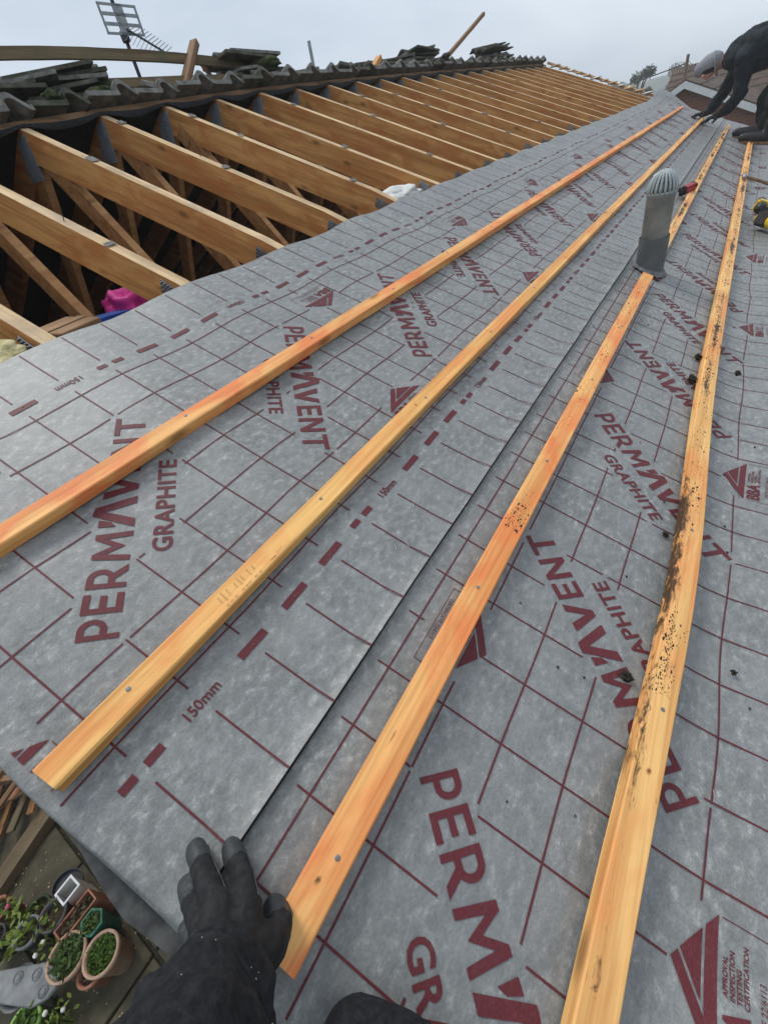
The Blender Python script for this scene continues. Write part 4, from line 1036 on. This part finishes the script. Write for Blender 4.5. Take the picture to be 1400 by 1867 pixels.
remeshed('trousers', mb, M_TROUS, 0.014, pr, 3, folds)
for pts_ in ([(8.83, 0.435, 3.03), (8.862, 0.462, 2.985)], [(8.445, 0.27, 2.985), (8.475, 0.30, 2.955)]):
    mb = MB(); mb.tube(rel(pts_), [0.057, 0.055], 16); mb.build('jacket_cuff', M_TROUS, pr, smooth=True)
mb = capsules([(rel([(8.55, 0.40, 3.44), (8.57, 0.50, 3.42)]), [0.058, 0.075]), (rel([(8.57, 0.52, 3.43), (8.575, 0.58, 3.41)]), [0.095, 0.088]), (rel([(8.54, 0.55, 3.34), (8.53, 0.56, 3.33)]), [0.045, 0.035]), (rel([(8.50, 0.60, 3.345), (8.485, 0.605, 3.335)]), [0.022, 0.018])])
head = remeshed('head', mb, M_SKIN, 0.010, pr, 3)
mb = capsules([(rel([(8.57, 0.52, 3.445), (8.58, 0.585, 3.425), (8.58, 0.64, 3.41)]), [0.102, 0.104, 0.082])]); remeshed('beanie', mb, M_BEANIE, 0.010, pr, 2)
mb = MB(); mb.tube(rel([(8.57+0.106*math.cos(a), 0.50+0.03*math.sin(a*1.0), 3.43+0.106*math.sin(a)) for a in [i*2*math.pi/20 for i in range(21)]]), 0.014, 8, caps=False); mb.build('beanie_band', M_BEANIE, pr, smooth=True)
for sx in (-1, 1):
    mb = MB(); mb.lathe([(0, 0.006), (0.009, 0.004), (0.012, 0)], n=10); mb.build('eye', M_HAIR, head, loc=Vector((8.54+sx*0.034, 0.615, 3.348))-PL, rot=(-1.9, 0, 0))
mb = capsules([(rel([(8.50, 0.53, 3.385), (8.50, 0.60, 3.37)]), [0.03, 0.022])]); remeshed('hair', mb, M_HAIR, 0.008, pr, 2)
def glove(pts_w, tips, name='glove', th=None):
    ch = [(rel(pts_w), [0.042, 0.046, 0.04])]
    base = Vector(pts_w[-1])
    for tp, mid in tips: ch.append((rel([base, mid, tp]), [0.017, 0.0155, 0.012]))
    return remeshed(name, capsules(ch), M_GLOVE, 0.006, pr, 2)
glove([(8.86, 0.46, 2.985), (8.89, 0.51, 2.968), (8.91, 0.555, 2.958)], [((8.88, 0.67, 2.935), (8.88, 0.62, 2.96)), ((8.91, 0.685, 2.945), (8.905, 0.63, 2.965)), ((8.94, 0.68, 2.945), (8.935, 0.63, 2.965)), ((8.965, 0.655, 2.94), (8.96, 0.61, 2.955)), ((8.855, 0.58, 2.91), (8.86, 0.54, 2.94))])
glove([(8.46, 0.28, 2.965), (8.48, 0.335, 2.945), (8.49, 0.38, 2.93)], [((8.45, 0.50, 2.885), (8.455, 0.45, 2.915)), ((8.48, 0.515, 2.885), (8.48, 0.46, 2.92)), ((8.51, 0.51, 2.885), (8.51, 0.455, 2.92)), ((8.535, 0.48, 2.885), (8.535, 0.435, 2.915)), ((8.45, 0.40, 2.87), (8.44, 0.37, 2.90))])
def boot(x, y, v_rot, name='boot'):
    z = RO.z + (y-RO.y)*math.tan(PITCH) + 0.03
    o = bpy.data.objects.new
    mb = capsules([(rel([(x, y-0.10, z+0.06), (x, y-0.11, z+0.19)]), [0.058, 0.066]), (rel([(x, y-0.10, z+0.05), (x, y+0.05, z+0.065), (x, y+0.14, z+0.075)]), [0.055, 0.05, 0.043])])
    b = remeshed(name, mb, M_DPL, 0.009, pr, 2)
    m2 = MB(); 
    out = [(-0.045, -0.15), (0.045, -0.15), (0.048, 0.05), (0.038, 0.15), (0, 0.185), (-0.038, 0.15), (-0.048, 0.05)]
    m2.prism(out, -0.005, 0.022); s_ = m2.build('boot_sole', M_OLD2, b, bevel=0.006, loc=Vector((x, y, z-0.006))-PL, rot=(0.20, 0, 0))
boot(7.90, -0.10, 0); boot(8.20, -0.02, 0)

# ------------------------------------------------------------------ tools on the roof
t = thing('cordless_driver', 'yellow and black cordless driver lying right of the lowest batten', 'power tool', rf(4.28, -0.465, 0.03), ROOFROT)
mb = capsules([([(-0.10, 0, 0.035), (0.07, 0, 0.035)], [0.034, 0.032])]); remeshed('motor_housing', mb, M_DPL, 0.005, t, 2)
mb = MB(); mb.lathe([(0.0, 0), (0.026, 0.0), (0.026, 0.03), (0.014, 0.065), (0, 0.066)], axis=Matrix.Rotation(R(90), 3, 'Y'), n=16); mb.build('chuck', M_DPL, t, smooth=True, loc=(0.09, 0, 0.035))
mb = capsules([([(-0.05, 0, 0.03), (-0.09, -0.10, 0.025), (-0.10, -0.14, 0.025)], [0.023, 0.02, 0.022])]); remeshed('grip', mb, M_DPL, 0.005, t, 2)
mb = MB(); mb.box((-0.105, -0.165, 0.022), (0.13, 0.055, 0.075)); mb.build('battery', M_DPL, t, bevel=0.008, seg=2)
mb = MB(); mb.box((-0.105, -0.165, 0.064), (0.10, 0.05, 0.01)); mb.build('battery_band', M_YEL, t, bevel=0.003)
mb = MB(); mb.box((-0.05, 0, 0.036), (0.07, 0.071, 0.071)); mb.build('housing_band', M_YEL, t, bevel=0.01, seg=2)
t = thing('nail_gun', 'second yellow tool with black grip lying below the cordless driver', 'power tool', rf(3.86, -0.52, 0.03), (PITCH, 0, 0.5))
mb = capsules([([(-0.09, 0, 0.04), (0.09, 0, 0.04)], [0.042, 0.036])]); remeshed('body', mb, M_YEL, 0.006, t, 2)
mb = capsules([([(-0.02, 0.01, 0.04), (-0.05, -0.12, 0.03)], [0.025, 0.022])]); remeshed('grip', mb, M_DPL, 0.006, t, 2)
mb = MB(); mb.box((0.03, 0, 0.045), (0.12, 0.084, 0.084)); mb.build('housing_band', M_DPL, t, bevel=0.012, seg=2)
t = thing('hammer', 'claw hammer with steel head resting across the lowest batten', 'hammer', rf(5.35, -0.36, 0.034), (PITCH, 0, 0))
mb = MB(); mb.tube([(-0.01, 0.02, 0.012), (0.05, -0.14, 0.005), (0.09, -0.30, -0.002)], [0.012, 0.013, 0.016], 8, flat=0.7); mb.build('handle', M_OLD2, t, smooth=True)
mb = MB(); mb.tube([(-0.075, 0.015, 0.012), (-0.06, 0.015, 0.012), (-0.055, 0.016, 0.012), (0.0, 0.022, 0.014), (0.04, 0.028, 0.012), (0.075, 0.036, 0.0)], [0.017, 0.017, 0.012, 0.014, 0.011, 0.004], 10); mb.build('hammer_head', M_STEEL, t, smooth=True)
t = thing('tape_measure', 'small red and black tape measure hooked beside the batten past the pipe', 'tape measure', rf(4.20, 0.0, 0.012), (PITCH, 0, -0.35))
mb = MB(); mb.box((0.01, 0, 0.026), (0.13, 0.05, 0.05)); mb.build('case', M_RED, t, bevel=0.012, seg=2)
mb = MB(); mb.box((-0.06, 0, 0.026), (0.045, 0.056, 0.056)); mb.build('grip', M_DPL, t, bevel=0.016, seg=2)
mb = MB(); mb.box((0.075, 0, 0.026), (0.02, 0.052, 0.052)); mb.build('end_cap', M_DPL, t, bevel=0.008)

# ------------------------------------------------------------------ photographer's gloved hand and sleeve
ph = thing('person', 'black gloved hand and jacket sleeve of the photographer leaning on the membrane', 'person', RO, ROOFROT)
def px3(l): return [Vector(p) for p in l]
# coordinates in roof frame (u, v, w)
fingers = [
    ([(-0.104, 0.004, 0.084), (-0.081, 0.043, 0.066), (-0.072, 0.073, 0.040), (-0.064, 0.099, 0.015)], [0.016, 0.0140, 0.0132, 0.0125]),
    ([(-0.092, -0.008, 0.084), (-0.064, 0.017, 0.068), (-0.051, 0.040, 0.042), (-0.042, 0.065, 0.015)], [0.016, 0.0140, 0.0134, 0.0127]),
    ([(-0.116, 0.010, 0.078), (-0.103, 0.038, 0.060), (-0.098, 0.062, 0.036), (-0.092, 0.083, 0.014)], [0.015, 0.0135, 0.0128, 0.0120]),
    ([(-0.122, 0.010, 0.072), (-0.116, 0.022, 0.052), (-0.118, 0.040, 0.032), (-0.118, 0.056, 0.013)], [0.014, 0.0128, 0.0120, 0.0110]),
    ([(-0.104, -0.020, 0.086), (-0.078, -0.026, 0.062), (-0.062, -0.024, 0.044), (-0.056, -0.012, 0.026)], [0.019, 0.0175, 0.016, 0.0140]),
]
palm = [([(-0.112, 0.002, 0.105), (-0.082, 0.038, 0.066)], [0.026, 0.0175]), ([(-0.108, -0.008, 0.105), (-0.068, 0.012, 0.066)], [0.026, 0.0175]), ([(-0.116, 0.006, 0.10), (-0.102, 0.034, 0.062)], [0.025, 0.017]), ([(-0.118, 0.008, 0.098), (-0.116, 0.022, 0.055)], [0.024, 0.016]), ([(-0.108, -0.008, 0.10), (-0.078, -0.024, 0.064)], [0.026, 0.0215]), ([(-0.122, -0.006, 0.15), (-0.112, -0.003, 0.105)], [0.034, 0.034])]
def tipmat(me):
    me.materials.append(M_RUBBER)
    tips = [Vector(f[0][-1]) for f in fingers]
    for p in me.polygons:
        c = p.center
        if min((c-tq).length for tq in tips) < 0.026: p.material_index = 1
def glove_detail(me):
    joints = [Vector(p) for f in fingers for p in f[0][1:3]]
    def d_(c):
        d = -0.0006*abs(nz(c.x*160, c.y*160, c.z*120)) + 0.0010*nz(c.x*60, c.y*60, c.z*60)
        for j in joints:
            if abs(c.x-j.x) > 0.026 or abs(c.y-j.y) > 0.026: continue
            r = (c-j).length
            if r < 0.026: d -= 0.0016*abs(math.sin(r*420))*(1-r/0.026)
        return d
    displace(me, d_)
    tipmat(me)
gl = remeshed('glove', capsules(fingers + palm), M_GLOVE, 0.0030, ph, 2, glove_detail)
for f, _r in fingers:      # raised stitched seams along the fingers
    pts = [Vector(p) for p in f]; P_ = []
    for i in range(1, len(pts)):
        for k in range(5):
            q_ = pts[i-1].lerp(pts[i], k/5); rr_ = _r[i-1]*(1-k/5)+_r[i]*k/5
            ax = (pts[i]-pts[i-1]).normalized(); sd_ = ax.cross(Vector((0, 0, 1))).normalized(); P_.append(q_ + sd_*rr_*0.97)
    if len(P_) > 4:
        sb = MB(); sb.tube(P_[4:], 0.0011, 5); sb.build('seam', M_RUBBER, gl, smooth=True)
mb = MB()
# sleeve: elliptical, with folds
def sleeve(name, pts, rads, mt, flat, parent, folds=0.003, n=40, sub=8):
    P_ = []; Rr = []
    for i in range(len(pts)-1):
        for k in range(sub): P_.append(Vector(pts[i]).lerp(Vector(pts[i+1]), k/sub)); Rr.append(rads[i] + (rads[i+1]-rads[i])*(k/sub))
    P_.append(Vector(pts[-1])); Rr.append(rads[-1])
    mb = MB(); mb.tube(P_, Rr, n, flat=flat)
    for i, q in enumerate(mb.v):
        ring = i//n; ctr = P_[min(ring, len(P_)-1)]; d = (Vector(q)-ctr)
        if d.length > 1e-6:
            f_ = folds*(nz(q[0]*30, q[1]*26, q[2]*30) + 0.6*nz(q[0]*70, q[1]*50, q[2]*60)); mb.v[i] = tuple(ctr + d*(1 + f_/d.length))
    return mb.build(name, mt, parent, smooth=True)
cf_o = sleeve('cuff', [(-0.108, -0.004, 0.096), (-0.116, -0.008, 0.125), (-0.124, -0.010, 0.16)], [0.041, 0.047, 0.05], M_GLOVE, 0.86, ph, 0.003)
sl_o = sleeve('jacket_sleeve', [(-0.118, -0.008, 0.138), (-0.128, -0.011, 0.172), (-0.142, -0.014, 0.22), (-0.20, -0.02, 0.32), (-0.30, -0.04, 0.42)], [0.052, 0.056, 0.062, 0.07, 0.075], M_BLACK, 0.88, ph, 0.011)
sleeve('sleeve_hem', [(-0.1165, -0.008, 0.134), (-0.1195, -0.0085, 0.146)], [0.0535, 0.0545], M_BLACK, 0.88, ph, 0.002, sub=3)
sleeve('cuff_strap', [(-0.111, -0.005, 0.108), (-0.1145, -0.007, 0.120)], [0.0445, 0.0465], M_RUBBER, 0.86, ph, 0.0015, sub=3)
sleeve('sleeve_seam', [(-0.1305, -0.0115, 0.181), (-0.1315, -0.0117, 0.185)], [0.0595, 0.0600], M_BLACK, 0.88, ph, 0.004, sub=2)
rnd = random.Random(77); fk = MB(); cands = []
for so in (sl_o, cf_o):
    for v in so.data.vertices:
        tc_ = (Vector((0, 0, HC)) - v.co)
        if v.co.z < 0.24 and v.normal.dot(tc_.normalized()) > 0.35: cands.append((v.co.copy(), v.normal.copy()))
for c, n_ in rnd.sample(cands, min(16, len(cands))):
    q_ = Vector((rnd.uniform(-.003, .003), rnd.uniform(-.003, .003), 0))
    fk.box(c + n_*0.0004 + q_*0.3, (0.0007*rnd.uniform(.5, 2.6), 0.0005, 0.0005), rot=(rnd.random()*3, rnd.random()*3, rnd.random()*3))
fo = fk.build('dust_specks', M_WBAG, ph); fo['kind'] = 'stuff'
# knee of the photographer at the bottom edge
mb = capsules([([(-0.094, -0.150, 0.03), (-0.088, -0.19, 0.036), (-0.078, -0.235, 0.03)], [0.040, 0.046, 0.040]), ([(-0.091, -0.19, 0.03), (-0.2, -0.17, 0.05), (-0.35, -0.1, 0.10)], [0.045, 0.055, 0.075])])
remeshed('trouser_knee', mb, M_BLACK, 0.006, ph, 3)

# ------------------------------------------------------------------ garden below the gable
def leaves(mb, c, r, h, n, s_, rnd, up=0.5, flat=1.0):
    for i in range(n):
        a = rnd.random()*6.283; rr_ = r*math.sqrt(rnd.random()); z = h*rnd.random()
        p = Vector((c[0]+rr_*math.cos(a), c[1]+rr_*math.sin(a), c[2]+z))
        d = Vector((rnd.uniform(-1, 1), rnd.uniform(-1, 1), rnd.uniform(-0.2, 1)*up)).normalized(); q = d.orthogonal().normalized()
        q = Matrix.Rotation(rnd.random()*6.28, 3, d) @ q
        L = s_*rnd.uniform(.6, 1.4)
        mb.add([p, p+d*L*0.5+q*L*0.22, p+d*L, p+d*L*0.5-q*L*0.22], [(0, 1, 2, 3)])
def round_pot(label, x, y, r, h, mt, rim=0.012, leaf=M_LEAF, nl=260, ls=0.03, seed=1, tilt=(0, 0, 0), hl=0.06, name='plant_pot', taper=0.72, cat='plant pot', nside=24):
    t = thing(name, label, cat, (x, y, 0.03), tilt)
    mb = MB(); mb.lathe([(0, 0.0), (r*taper, 0), (r*0.95, h-0.03), (r, h-0.03), (r+0.002, h), (r-rim, h), (r-rim-0.004, h-0.03), (r*0.8, h-0.05)], n=nside); mb.build('pot', mt, t, smooth=nside > 12)
    mb = MB(); mb.lathe([(0, h-0.035), (r-rim, h-0.04)], n=nside); mb.build('soil', M_SOIL, t)
    rnd = random.Random(seed); mb = MB(); leaves(mb, (0, 0, h-0.04), r-rim-0.005, hl, nl, ls, rnd); mb.build('foliage', leaf, t)
    return t
round_pot('terracotta pot of bright green moss beside the patio edge', -0.971, 2.112, 0.103, 0.22, M_TERRAP, leaf=M_LEAFB, nl=900, ls=0.02, seed=2, hl=0.035)
round_pot('terracotta pot with green and brown seedlings, left of the bright green one', -1.095, 2.293, 0.112, 0.22, M_TERRAP, leaf=M_LEAF, nl=420, ls=0.028, seed=3)
round_pot('small terracotta pot tucked below the two big pots', -1.07, 2.14, 0.07, 0.16, M_TERRA, leaf=M_MUD, nl=60, ls=0.025, seed=4)
round_pot('green plastic hexagonal pot with leafy seedlings', -0.93, 2.30, 0.072, 0.22, M_GREENP, leaf=M_LEAF, nl=200, ls=0.025, seed=5, nside=6)
round_pot('black plastic pot holding a few yellow green sprouts', -1.052, 2.572, 0.086, 0.22, simple('dark_pot', (0.03, 0.028, 0.03), (0.09, 0.08, 0.085), 12, 0.6, 0.1), leaf=M_LEAFY, nl=26, ls=0.03, seed=6)
round_pot('pale grey round pot under the trailing yellow leaves', -1.185, 2.645, 0.08, 0.22, M_STONE, leaf=M_LEAFY, nl=40, ls=0.06, seed=7, hl=0.1)
round_pot('lime green pot at the bottom edge beneath the stone table', -1.37, 2.25, 0.085, 0.20, simple('lime_pot', (0.16, 0.30, 0.06), (0.24, 0.42, 0.10), 12, 0.5, 0.1), leaf=M_LEAFB, nl=300, ls=0.03, seed=8)
t = thing('planting_trough', 'long terracotta trough of straggly dead stems between the pots', 'planter', (-0.97, 2.43, 0.03), (0, 0, 0.02))
mb = MB(); 
for (c, d) in (((0, 0.046, 0.11), (0.235, 0.009, 0.22)), ((0, -0.046, 0.11), (0.235, 0.009, 0.22)), ((0.113, 0, 0.11), (0.009, 0.083, 0.22)), ((-0.113, 0, 0.11), (0.009, 0.083, 0.22)), ((0, 0, 0.005), (0.217, 0.083, 0.01))): mb.box(c, d)
mb.build('trough', M_TERRA, t); mb = MB(); mb.box((0, 0, 0.10), (0.214, 0.08, 0.15)); mb.build('soil', M_SOIL, t)
mb = MB(); leaves(mb, (0.04, 0, 0.175), 0.045, 0.04, 90, 0.03, random.Random(4)); leaves(mb, (-0.05, 0, 0.175), 0.045, 0.04, 120, 0.03, random.Random(5)); mb.build('dead_stems', M_MUD, t)
t = thing('storage_tub', 'white rectangular plastic tub with its open top facing up', 'tub', (-0.935, 2.605, 0.03), (0, 0, 0.06))
mb = MB()
for (c, d) in (((0, 0.048, 0.11), (0.106, 0.005, 0.22)), ((0, -0.048, 0.11), (0.106, 0.005, 0.22)), ((0.05, 0, 0.11), (0.005, 0.091, 0.22)), ((-0.05, 0, 0.11), (0.005, 0.091, 0.22)), ((0, 0, 0.003), (0.095, 0.091, 0.006))): mb.box(c, d)
mb.build('tub_wall', M_WBAG, t)
mb = MB()
for (c, d) in (((0, 0.051, 0.222), (0.118, 0.012, 0.006)), ((0, -0.051, 0.222), (0.118, 0.012, 0.006)), ((0.053, 0, 0.222), (0.012, 0.09, 0.006)), ((-0.053, 0, 0.222), (0.012, 0.09, 0.006))): mb.box(c, d)
mb.build('tub_rim', M_WHITE, t)
t = thing('round_lid', 'dark grey round lid leaning behind the white tub', 'lid', (-0.955, 2.72, 0.13), (0.25, 0.25, 0))
mb = MB(); mb.lathe([(0, 0), (0.085, 0), (0.088, 0.006), (0.088, 0.03), (0.082, 0.03), (0.08, 0.01), (0, 0.01)], n=32); mb.build('lid', simple('dark_lid', (0.018, 0.022, 0.028), (0.04, 0.045, 0.055), 10, 0.6, 0.1), t, smooth=False)
t = thing('stone_table', 'low grey stone garden table with curved edge and raised rosettes', 'garden table', (-1.33, 2.45, 0.0), (0, 0, 0.0))
mb = MB(); poly = [(-1.30+1.33-0.05, 2.607-2.45), (0.149, -0.057), (0.168, -0.12), (0.165, -0.19), (0.14, -0.228), (0.09, -0.225), (0.017, -0.182), (-0.076, 0.0), (-0.19, 0.25), (-0.14, 0.31)]
mb.prism(poly, 0.215, 0.245); mb.build('table_top', M_STONE, t, bevel=0.006)
for (x, y) in ((0.10, -0.07), (0.09, -0.18), (0.03, 0.02)):
    m2 = MB(); m2.lathe([(0, 0.253), (0.012, 0.252), (0.016, 0.247), (0.022, 0.247), (0.026, 0.253), (0.03, 0.247), (0.033, 0.244)], n=8); m2.build('rosette', M_STONE, t, loc=(x, y, 0))
mb = MB(); mb.lathe([(0.10, 0.0), (0.06, 0.03), (0.05, 0.18), (0.1, 0.215)], n=16); mb.build('pedestal', M_STONE, t, smooth=True)
def flower_plant(label, x, y, h, petals, mt, seed, nl=40):
    t = thing('flowering_plant', label, 'plant', (x, y, 0.03)); rnd = random.Random(seed)
    mb = MB(); hs = []
    for i in range(7):
        a = rnd.random()*6.28; e = Vector((math.cos(a)*0.09*rnd.random(), math.sin(a)*0.09*rnd.random(), h*rnd.uniform(.7, 1))); hs.append(e); mb.tube([(0, 0, 0), e*0.5+Vector((0, 0, 0.03)), e], [0.004, 0.003, 0.002], 5)
    mb.build('stem', M_LEAFY, t)
    mb = MB()
    for e in hs: leaves(mb, (e.x, e.y, e.z*0.75), 0.05, 0.05, nl//5, 0.05, rnd)
    mb.build('foliage', M_LEAFY, t)
    for i in range(petals):
        e = hs[i % 7]; bm = bmesh.new(); bmesh.ops.create_icosphere(bm, subdivisions=2, radius=0.013)
        for q in bm.verts: q.co *= 1+0.3*nz(q.co.x*90, q.co.y*90, i)
        me = bpy.data.meshes.new('flower_head'); bm.to_mesh(me); bm.free(); me.materials.append(mt); link('flower_head', me, t, e+Vector((0, 0, 0.012)))
flower_plant('trailing yellow green plant with one pink bud at the left edge', -1.20, 2.86, 0.24, 1, M_PETALP, 3, 26)
round_pot('small black pot with brown stems at the left edge of the garden', -1.33, 2.83, 0.075, 0.20, M_DPL, leaf=M_MUD, nl=60, ls=0.03, seed=14)
round_pot('small terracotta pot beside the sleeper at the left edge', -1.26, 2.99, 0.07, 0.18, M_TERRA, leaf=M_LEAF, nl=60, ls=0.025, seed=15)
round_pot('squat dark green pot behind the black sprout pot', -1.12, 2.76, 0.075, 0.14, M_LEAFD, leaf=M_LEAFY, nl=30, ls=0.03, seed=16)
flower_plant('spindly plant with two white blooms beside the seedling pot', -1.14, 2.50, 0.24, 2, M_PETAL, 5, 16)
flower_plant('yellow leafed plant spilling over the grey round pot', -1.27, 2.70, 0.24, 0, M_PETAL, 8, 30)
flower_plant('cream flowering plant at the bottom beside the stone table', -1.27, 2.12, 0.22, 5, M_PETAL, 9, 30)
# timber edging and a heap of stripped laths
timber('timber_sleeper', 'weathered timber sleeper edging the patio below the wood heap', 'timber', [(-0.62, 3.47, 0.05), (-1.75, 3.10, 0.05)], 0.12, 0.10, M_OLD)
rnd = random.Random(21)
for i in range(22):
    x = rnd.uniform(-1.35, -0.45); y = rnd.uniform(3.55, 4.5); a = rnd.uniform(-0.5, 0.9) + (1.57 if rnd.random() < 0.2 else 0); L = rnd.uniform(.35, .9)
    z = 0.06 + 0.02*i*0.7
    timber('stripped_lath', 'old splintered lath in the heap of stripped timber beside the patio', 'timber', [(x-L/2*math.cos(a), y-L/2*math.sin(a), z + rnd.uniform(-.03, .03)), (x+L/2*math.cos(a), y+L/2*math.sin(a), z+rnd.uniform(-.03, .05))], rnd.uniform(.03, .055), 0.022, [M_OLD, M_OLD2, M_WEB][i % 3 if i % 4 else 1])['group'] = 'stripped laths heaped in the garden'
for i in range(10):
    blob('broken_tile_piece', 'broken tile fragment among the stripped laths', 'rubble', (rnd.uniform(-1.3, -.6), rnd.uniform(3.6, 4.4), 0.12+0.02*i), (rnd.uniform(.03, .08), rnd.uniform(.02, .05), 0.015), M_TERRA if i % 2 else M_STONE, i*2.1, 0.4, 2)['group'] = 'broken fragments in the wood heap'
mb = MB(); rnd = random.Random(31)
for i in range(420):
    x = rnd.uniform(-1.5, -0.35); y = rnd.uniform(1.2, 3.3); r = rnd.uniform(0.002, 0.006)*(2 if rnd.random() < 0.06 else 1)
    k = 5; a0 = rnd.random()*6; mb.add([(x+r*rnd.uniform(.6, 1.3)*math.cos(a0+1.2566*j), y+r*rnd.uniform(.6, 1.3)*math.sin(a0+1.2566*j), 0.034) for j in range(k)]+[(x, y, 0.034+r*0.5)], [(j, (j+1) % k, k) for j in range(k)])
tag(mb.build('mortar_crumbs', M_RTOP, None), 'pale mortar crumbs and chips strewn over the patio', 'debris', kind='stuff')

# ------------------------------------------------------------------ neighbouring houses, pole, trees
def tree(label, x, y, h, cr, seed, mt=M_LEAFD, n=2600, s_=0.35, clumps=9):
    rnd = random.Random(seed); t = thing('tree', label, 'tree', (x, y, 0))
    mb = MB(); mb.tube([(0, 0, 0), (0.1, 0.1, h*0.35), (0.0, 0.2, h*0.6), (0.1, 0.1, h*0.85)], [h*0.03, h*0.024, h*0.015, h*0.005], 8)
    cs = []
    for i in range(clumps):
        a = rnd.random()*6.28; z = h*rnd.uniform(.45, .95); r = cr*rnd.uniform(.2, .85)*(1.1 - 0.6*abs(z/h-0.65)); c = Vector((r*math.cos(a), r*math.sin(a), z)); cs.append((c, cr*rnd.uniform(.25, .45)))
        mb.tube([(0, 0, z*0.7), c*0.6+Vector((0, 0, z*0.33)), c], [h*0.012, h*0.008, h*0.003], 5)
    mb.build('trunk', M_BARK, t)
    mb = MB()
    for i in range(n):
        c, r = cs[rnd.randrange(len(cs))]; d = Vector((rnd.gauss(0, 1), rnd.gauss(0, 1), rnd.gauss(0, 0.7))).normalized()*r*rnd.random()**0.4
        p = c+d; q = Vector((rnd.uniform(-1, 1), rnd.uniform(-1, 1), rnd.uniform(-1, 1))).normalized(); q2 = q.orthogonal().normalized(); L = s_*rnd.uniform(.5, 1.2)
        mb.add([p, p+q*L*.5+q2*L*.3, p+q*L, p+q*L*.5-q2*L*.3], [(0, 1, 2, 3)])
    mb.build('crown', mt, t)
tree('bushy dark tree with two rounded heads standing in the mist left of the gable', 40.0, 6.1, 4.45, 0.75, 3, n=5200, s_=0.10, clumps=9)
tree('lower dark tree beside the two-headed one in the mist', 42.0, 7.6, 3.9, 0.9, 5, n=4200, s_=0.11)
tree('low tree behind the far roof end, leftmost of the misty trees', 44, 9.6, 3.7, 1.3, 8, n=4200, s_=0.12)
tree('distant pale tree showing between the far trees and the neighbouring roof', 75, 7.6, 4.6, 1.6, 9, n=3500, s_=0.2)
def gable_house(label, x, y, ridge_z, half, pitch, length, wallm, roofm, wall_h=None, barge=True):
    t = thing('neighbouring_house', label, 'house', (x, y, 0))
    ez = ridge_z - half*math.tan(pitch)
    mb = MB(); mb.prism([(-half+0.12, 0), (half-0.12, 0), (half-0.12, ez+0.02), (0, ridge_z-0.10), (-half+0.12, ez+0.02)], 0.25, length-0.25, f=lambda a, b, c: (c, a, b)); mb.build('wall', wallm, t)
    for s_ in (-1, 1):
        mb = MB(); nn_ = Vector((0, s_*math.sin(pitch), math.cos(pitch)))
        A0, A1 = Vector((0, 0, ridge_z)), Vector((0, s_*(half+0.12), ez-0.12*math.tan(pitch)))
        q = [A0, A1, A1+nn_*0.06, A0+Vector((0, 0, 0.066))]
        mb.add([v for v in q]+[v+Vector((length, 0, 0)) for v in q], [(0, 1, 2, 3), (7, 6, 5, 4), (0, 4, 5, 1), (1, 5, 6, 2), (2, 6, 7, 3), (3, 7, 4, 0)])
        r_ = mb.build('roof', roofm, t)
        # tile courses as low battened ribs
        for k in range(1, int((half)/0.32)):
            f_ = k*0.32/half; p0 = A0.lerp(A1, f_)+nn_*0.064
            m2 = MB(); m2.box(p0+Vector((length/2, 0, 0.006)), (length-0.02, 0.03, 0.018), rot=(-s_*pitch, 0, 0)); m2.build('tile_course', roofm, r_)
        if barge:
            mb = MB(); d = (A1-A0); q = [A0+Vector((-0.03, 0, 0.03)), A1+Vector((-0.03, 0, 0.03)), A1+Vector((-0.03, 0, -0.12)), A0+Vector((-0.03, 0, -0.12))]
            mb.add(q+[v+Vector((0.025, 0, 0)) for v in q], [(0, 1, 2, 3), (7, 6, 5, 4), (0, 4, 5, 1), (1, 5, 6, 2), (2, 6, 7, 3), (3, 7, 4, 0)]); mb.build('bargeboard', M_WHITE, t)
    return t
gable_house('brick house with white bargeboards beyond the far gable end', 18.0, 1.66, 3.24, 2.7, R(26), 7.0, M_BRICK, M_ROOFB)
gable_house('brown roofed house farther behind the white bargeboards', 27.0, -5.6, 3.58, 3.0, R(27), 8.6, M_BRICK, M_ROOFB, barge=False).rotation_euler = (0, 0, R(90))
gable_house('dark low roof between the trees and the near neighbour', 34.0, 5.9, 2.75, 2.6, R(30), 7.0, M_BRICK, M_ROOFB, barge=False)
t = thing('utility_pole', 'wooden utility pole with wire rising behind the neighbouring roof', 'utility pole', (25.0, 2.36, 0))
mb = MB(); mb.tube([(0, 0, 0), (0, 0, 3.93)], [0.06, 0.05], 8); mb.build('pole', M_OLD, t)
mb = MB(); pts = [(0.3*i, 0.62*i, 3.70 - 0.022*i + 0.0035*(i*(10-i))*-1) for i in range(11)]; mb.tube(pts, 0.018, 5); mb.build('wire', M_DPL, t)

# ------------------------------------------------------------------ misty air
hz = MB(); hz.box((0, 0, 2.4), (1230, 1230, 7.0))
ho = hz.build('haze', [])
hm = bpy.data.materials.new('haze'); hm.use_nodes = True; ht = hm.node_tree; ht.nodes.clear()
hv = N(ht, 'ShaderNodeVolumePrincipled'); hv.inputs['Color'].default_value = (0.93, 0.95, 0.98, 1); hv.inputs['Density'].default_value = 0.0032
hout = N(ht, 'ShaderNodeOutputMaterial'); LK(ht, hv, 0, hout, 'Volume'); hm.cycles.homogeneous_volume = True; hv.inputs['Density Attribute'].default_value = ''
ho.data.materials.append(hm); tag(ho, 'thin grey mist hanging over the far trees', 'haze', kind='stuff')
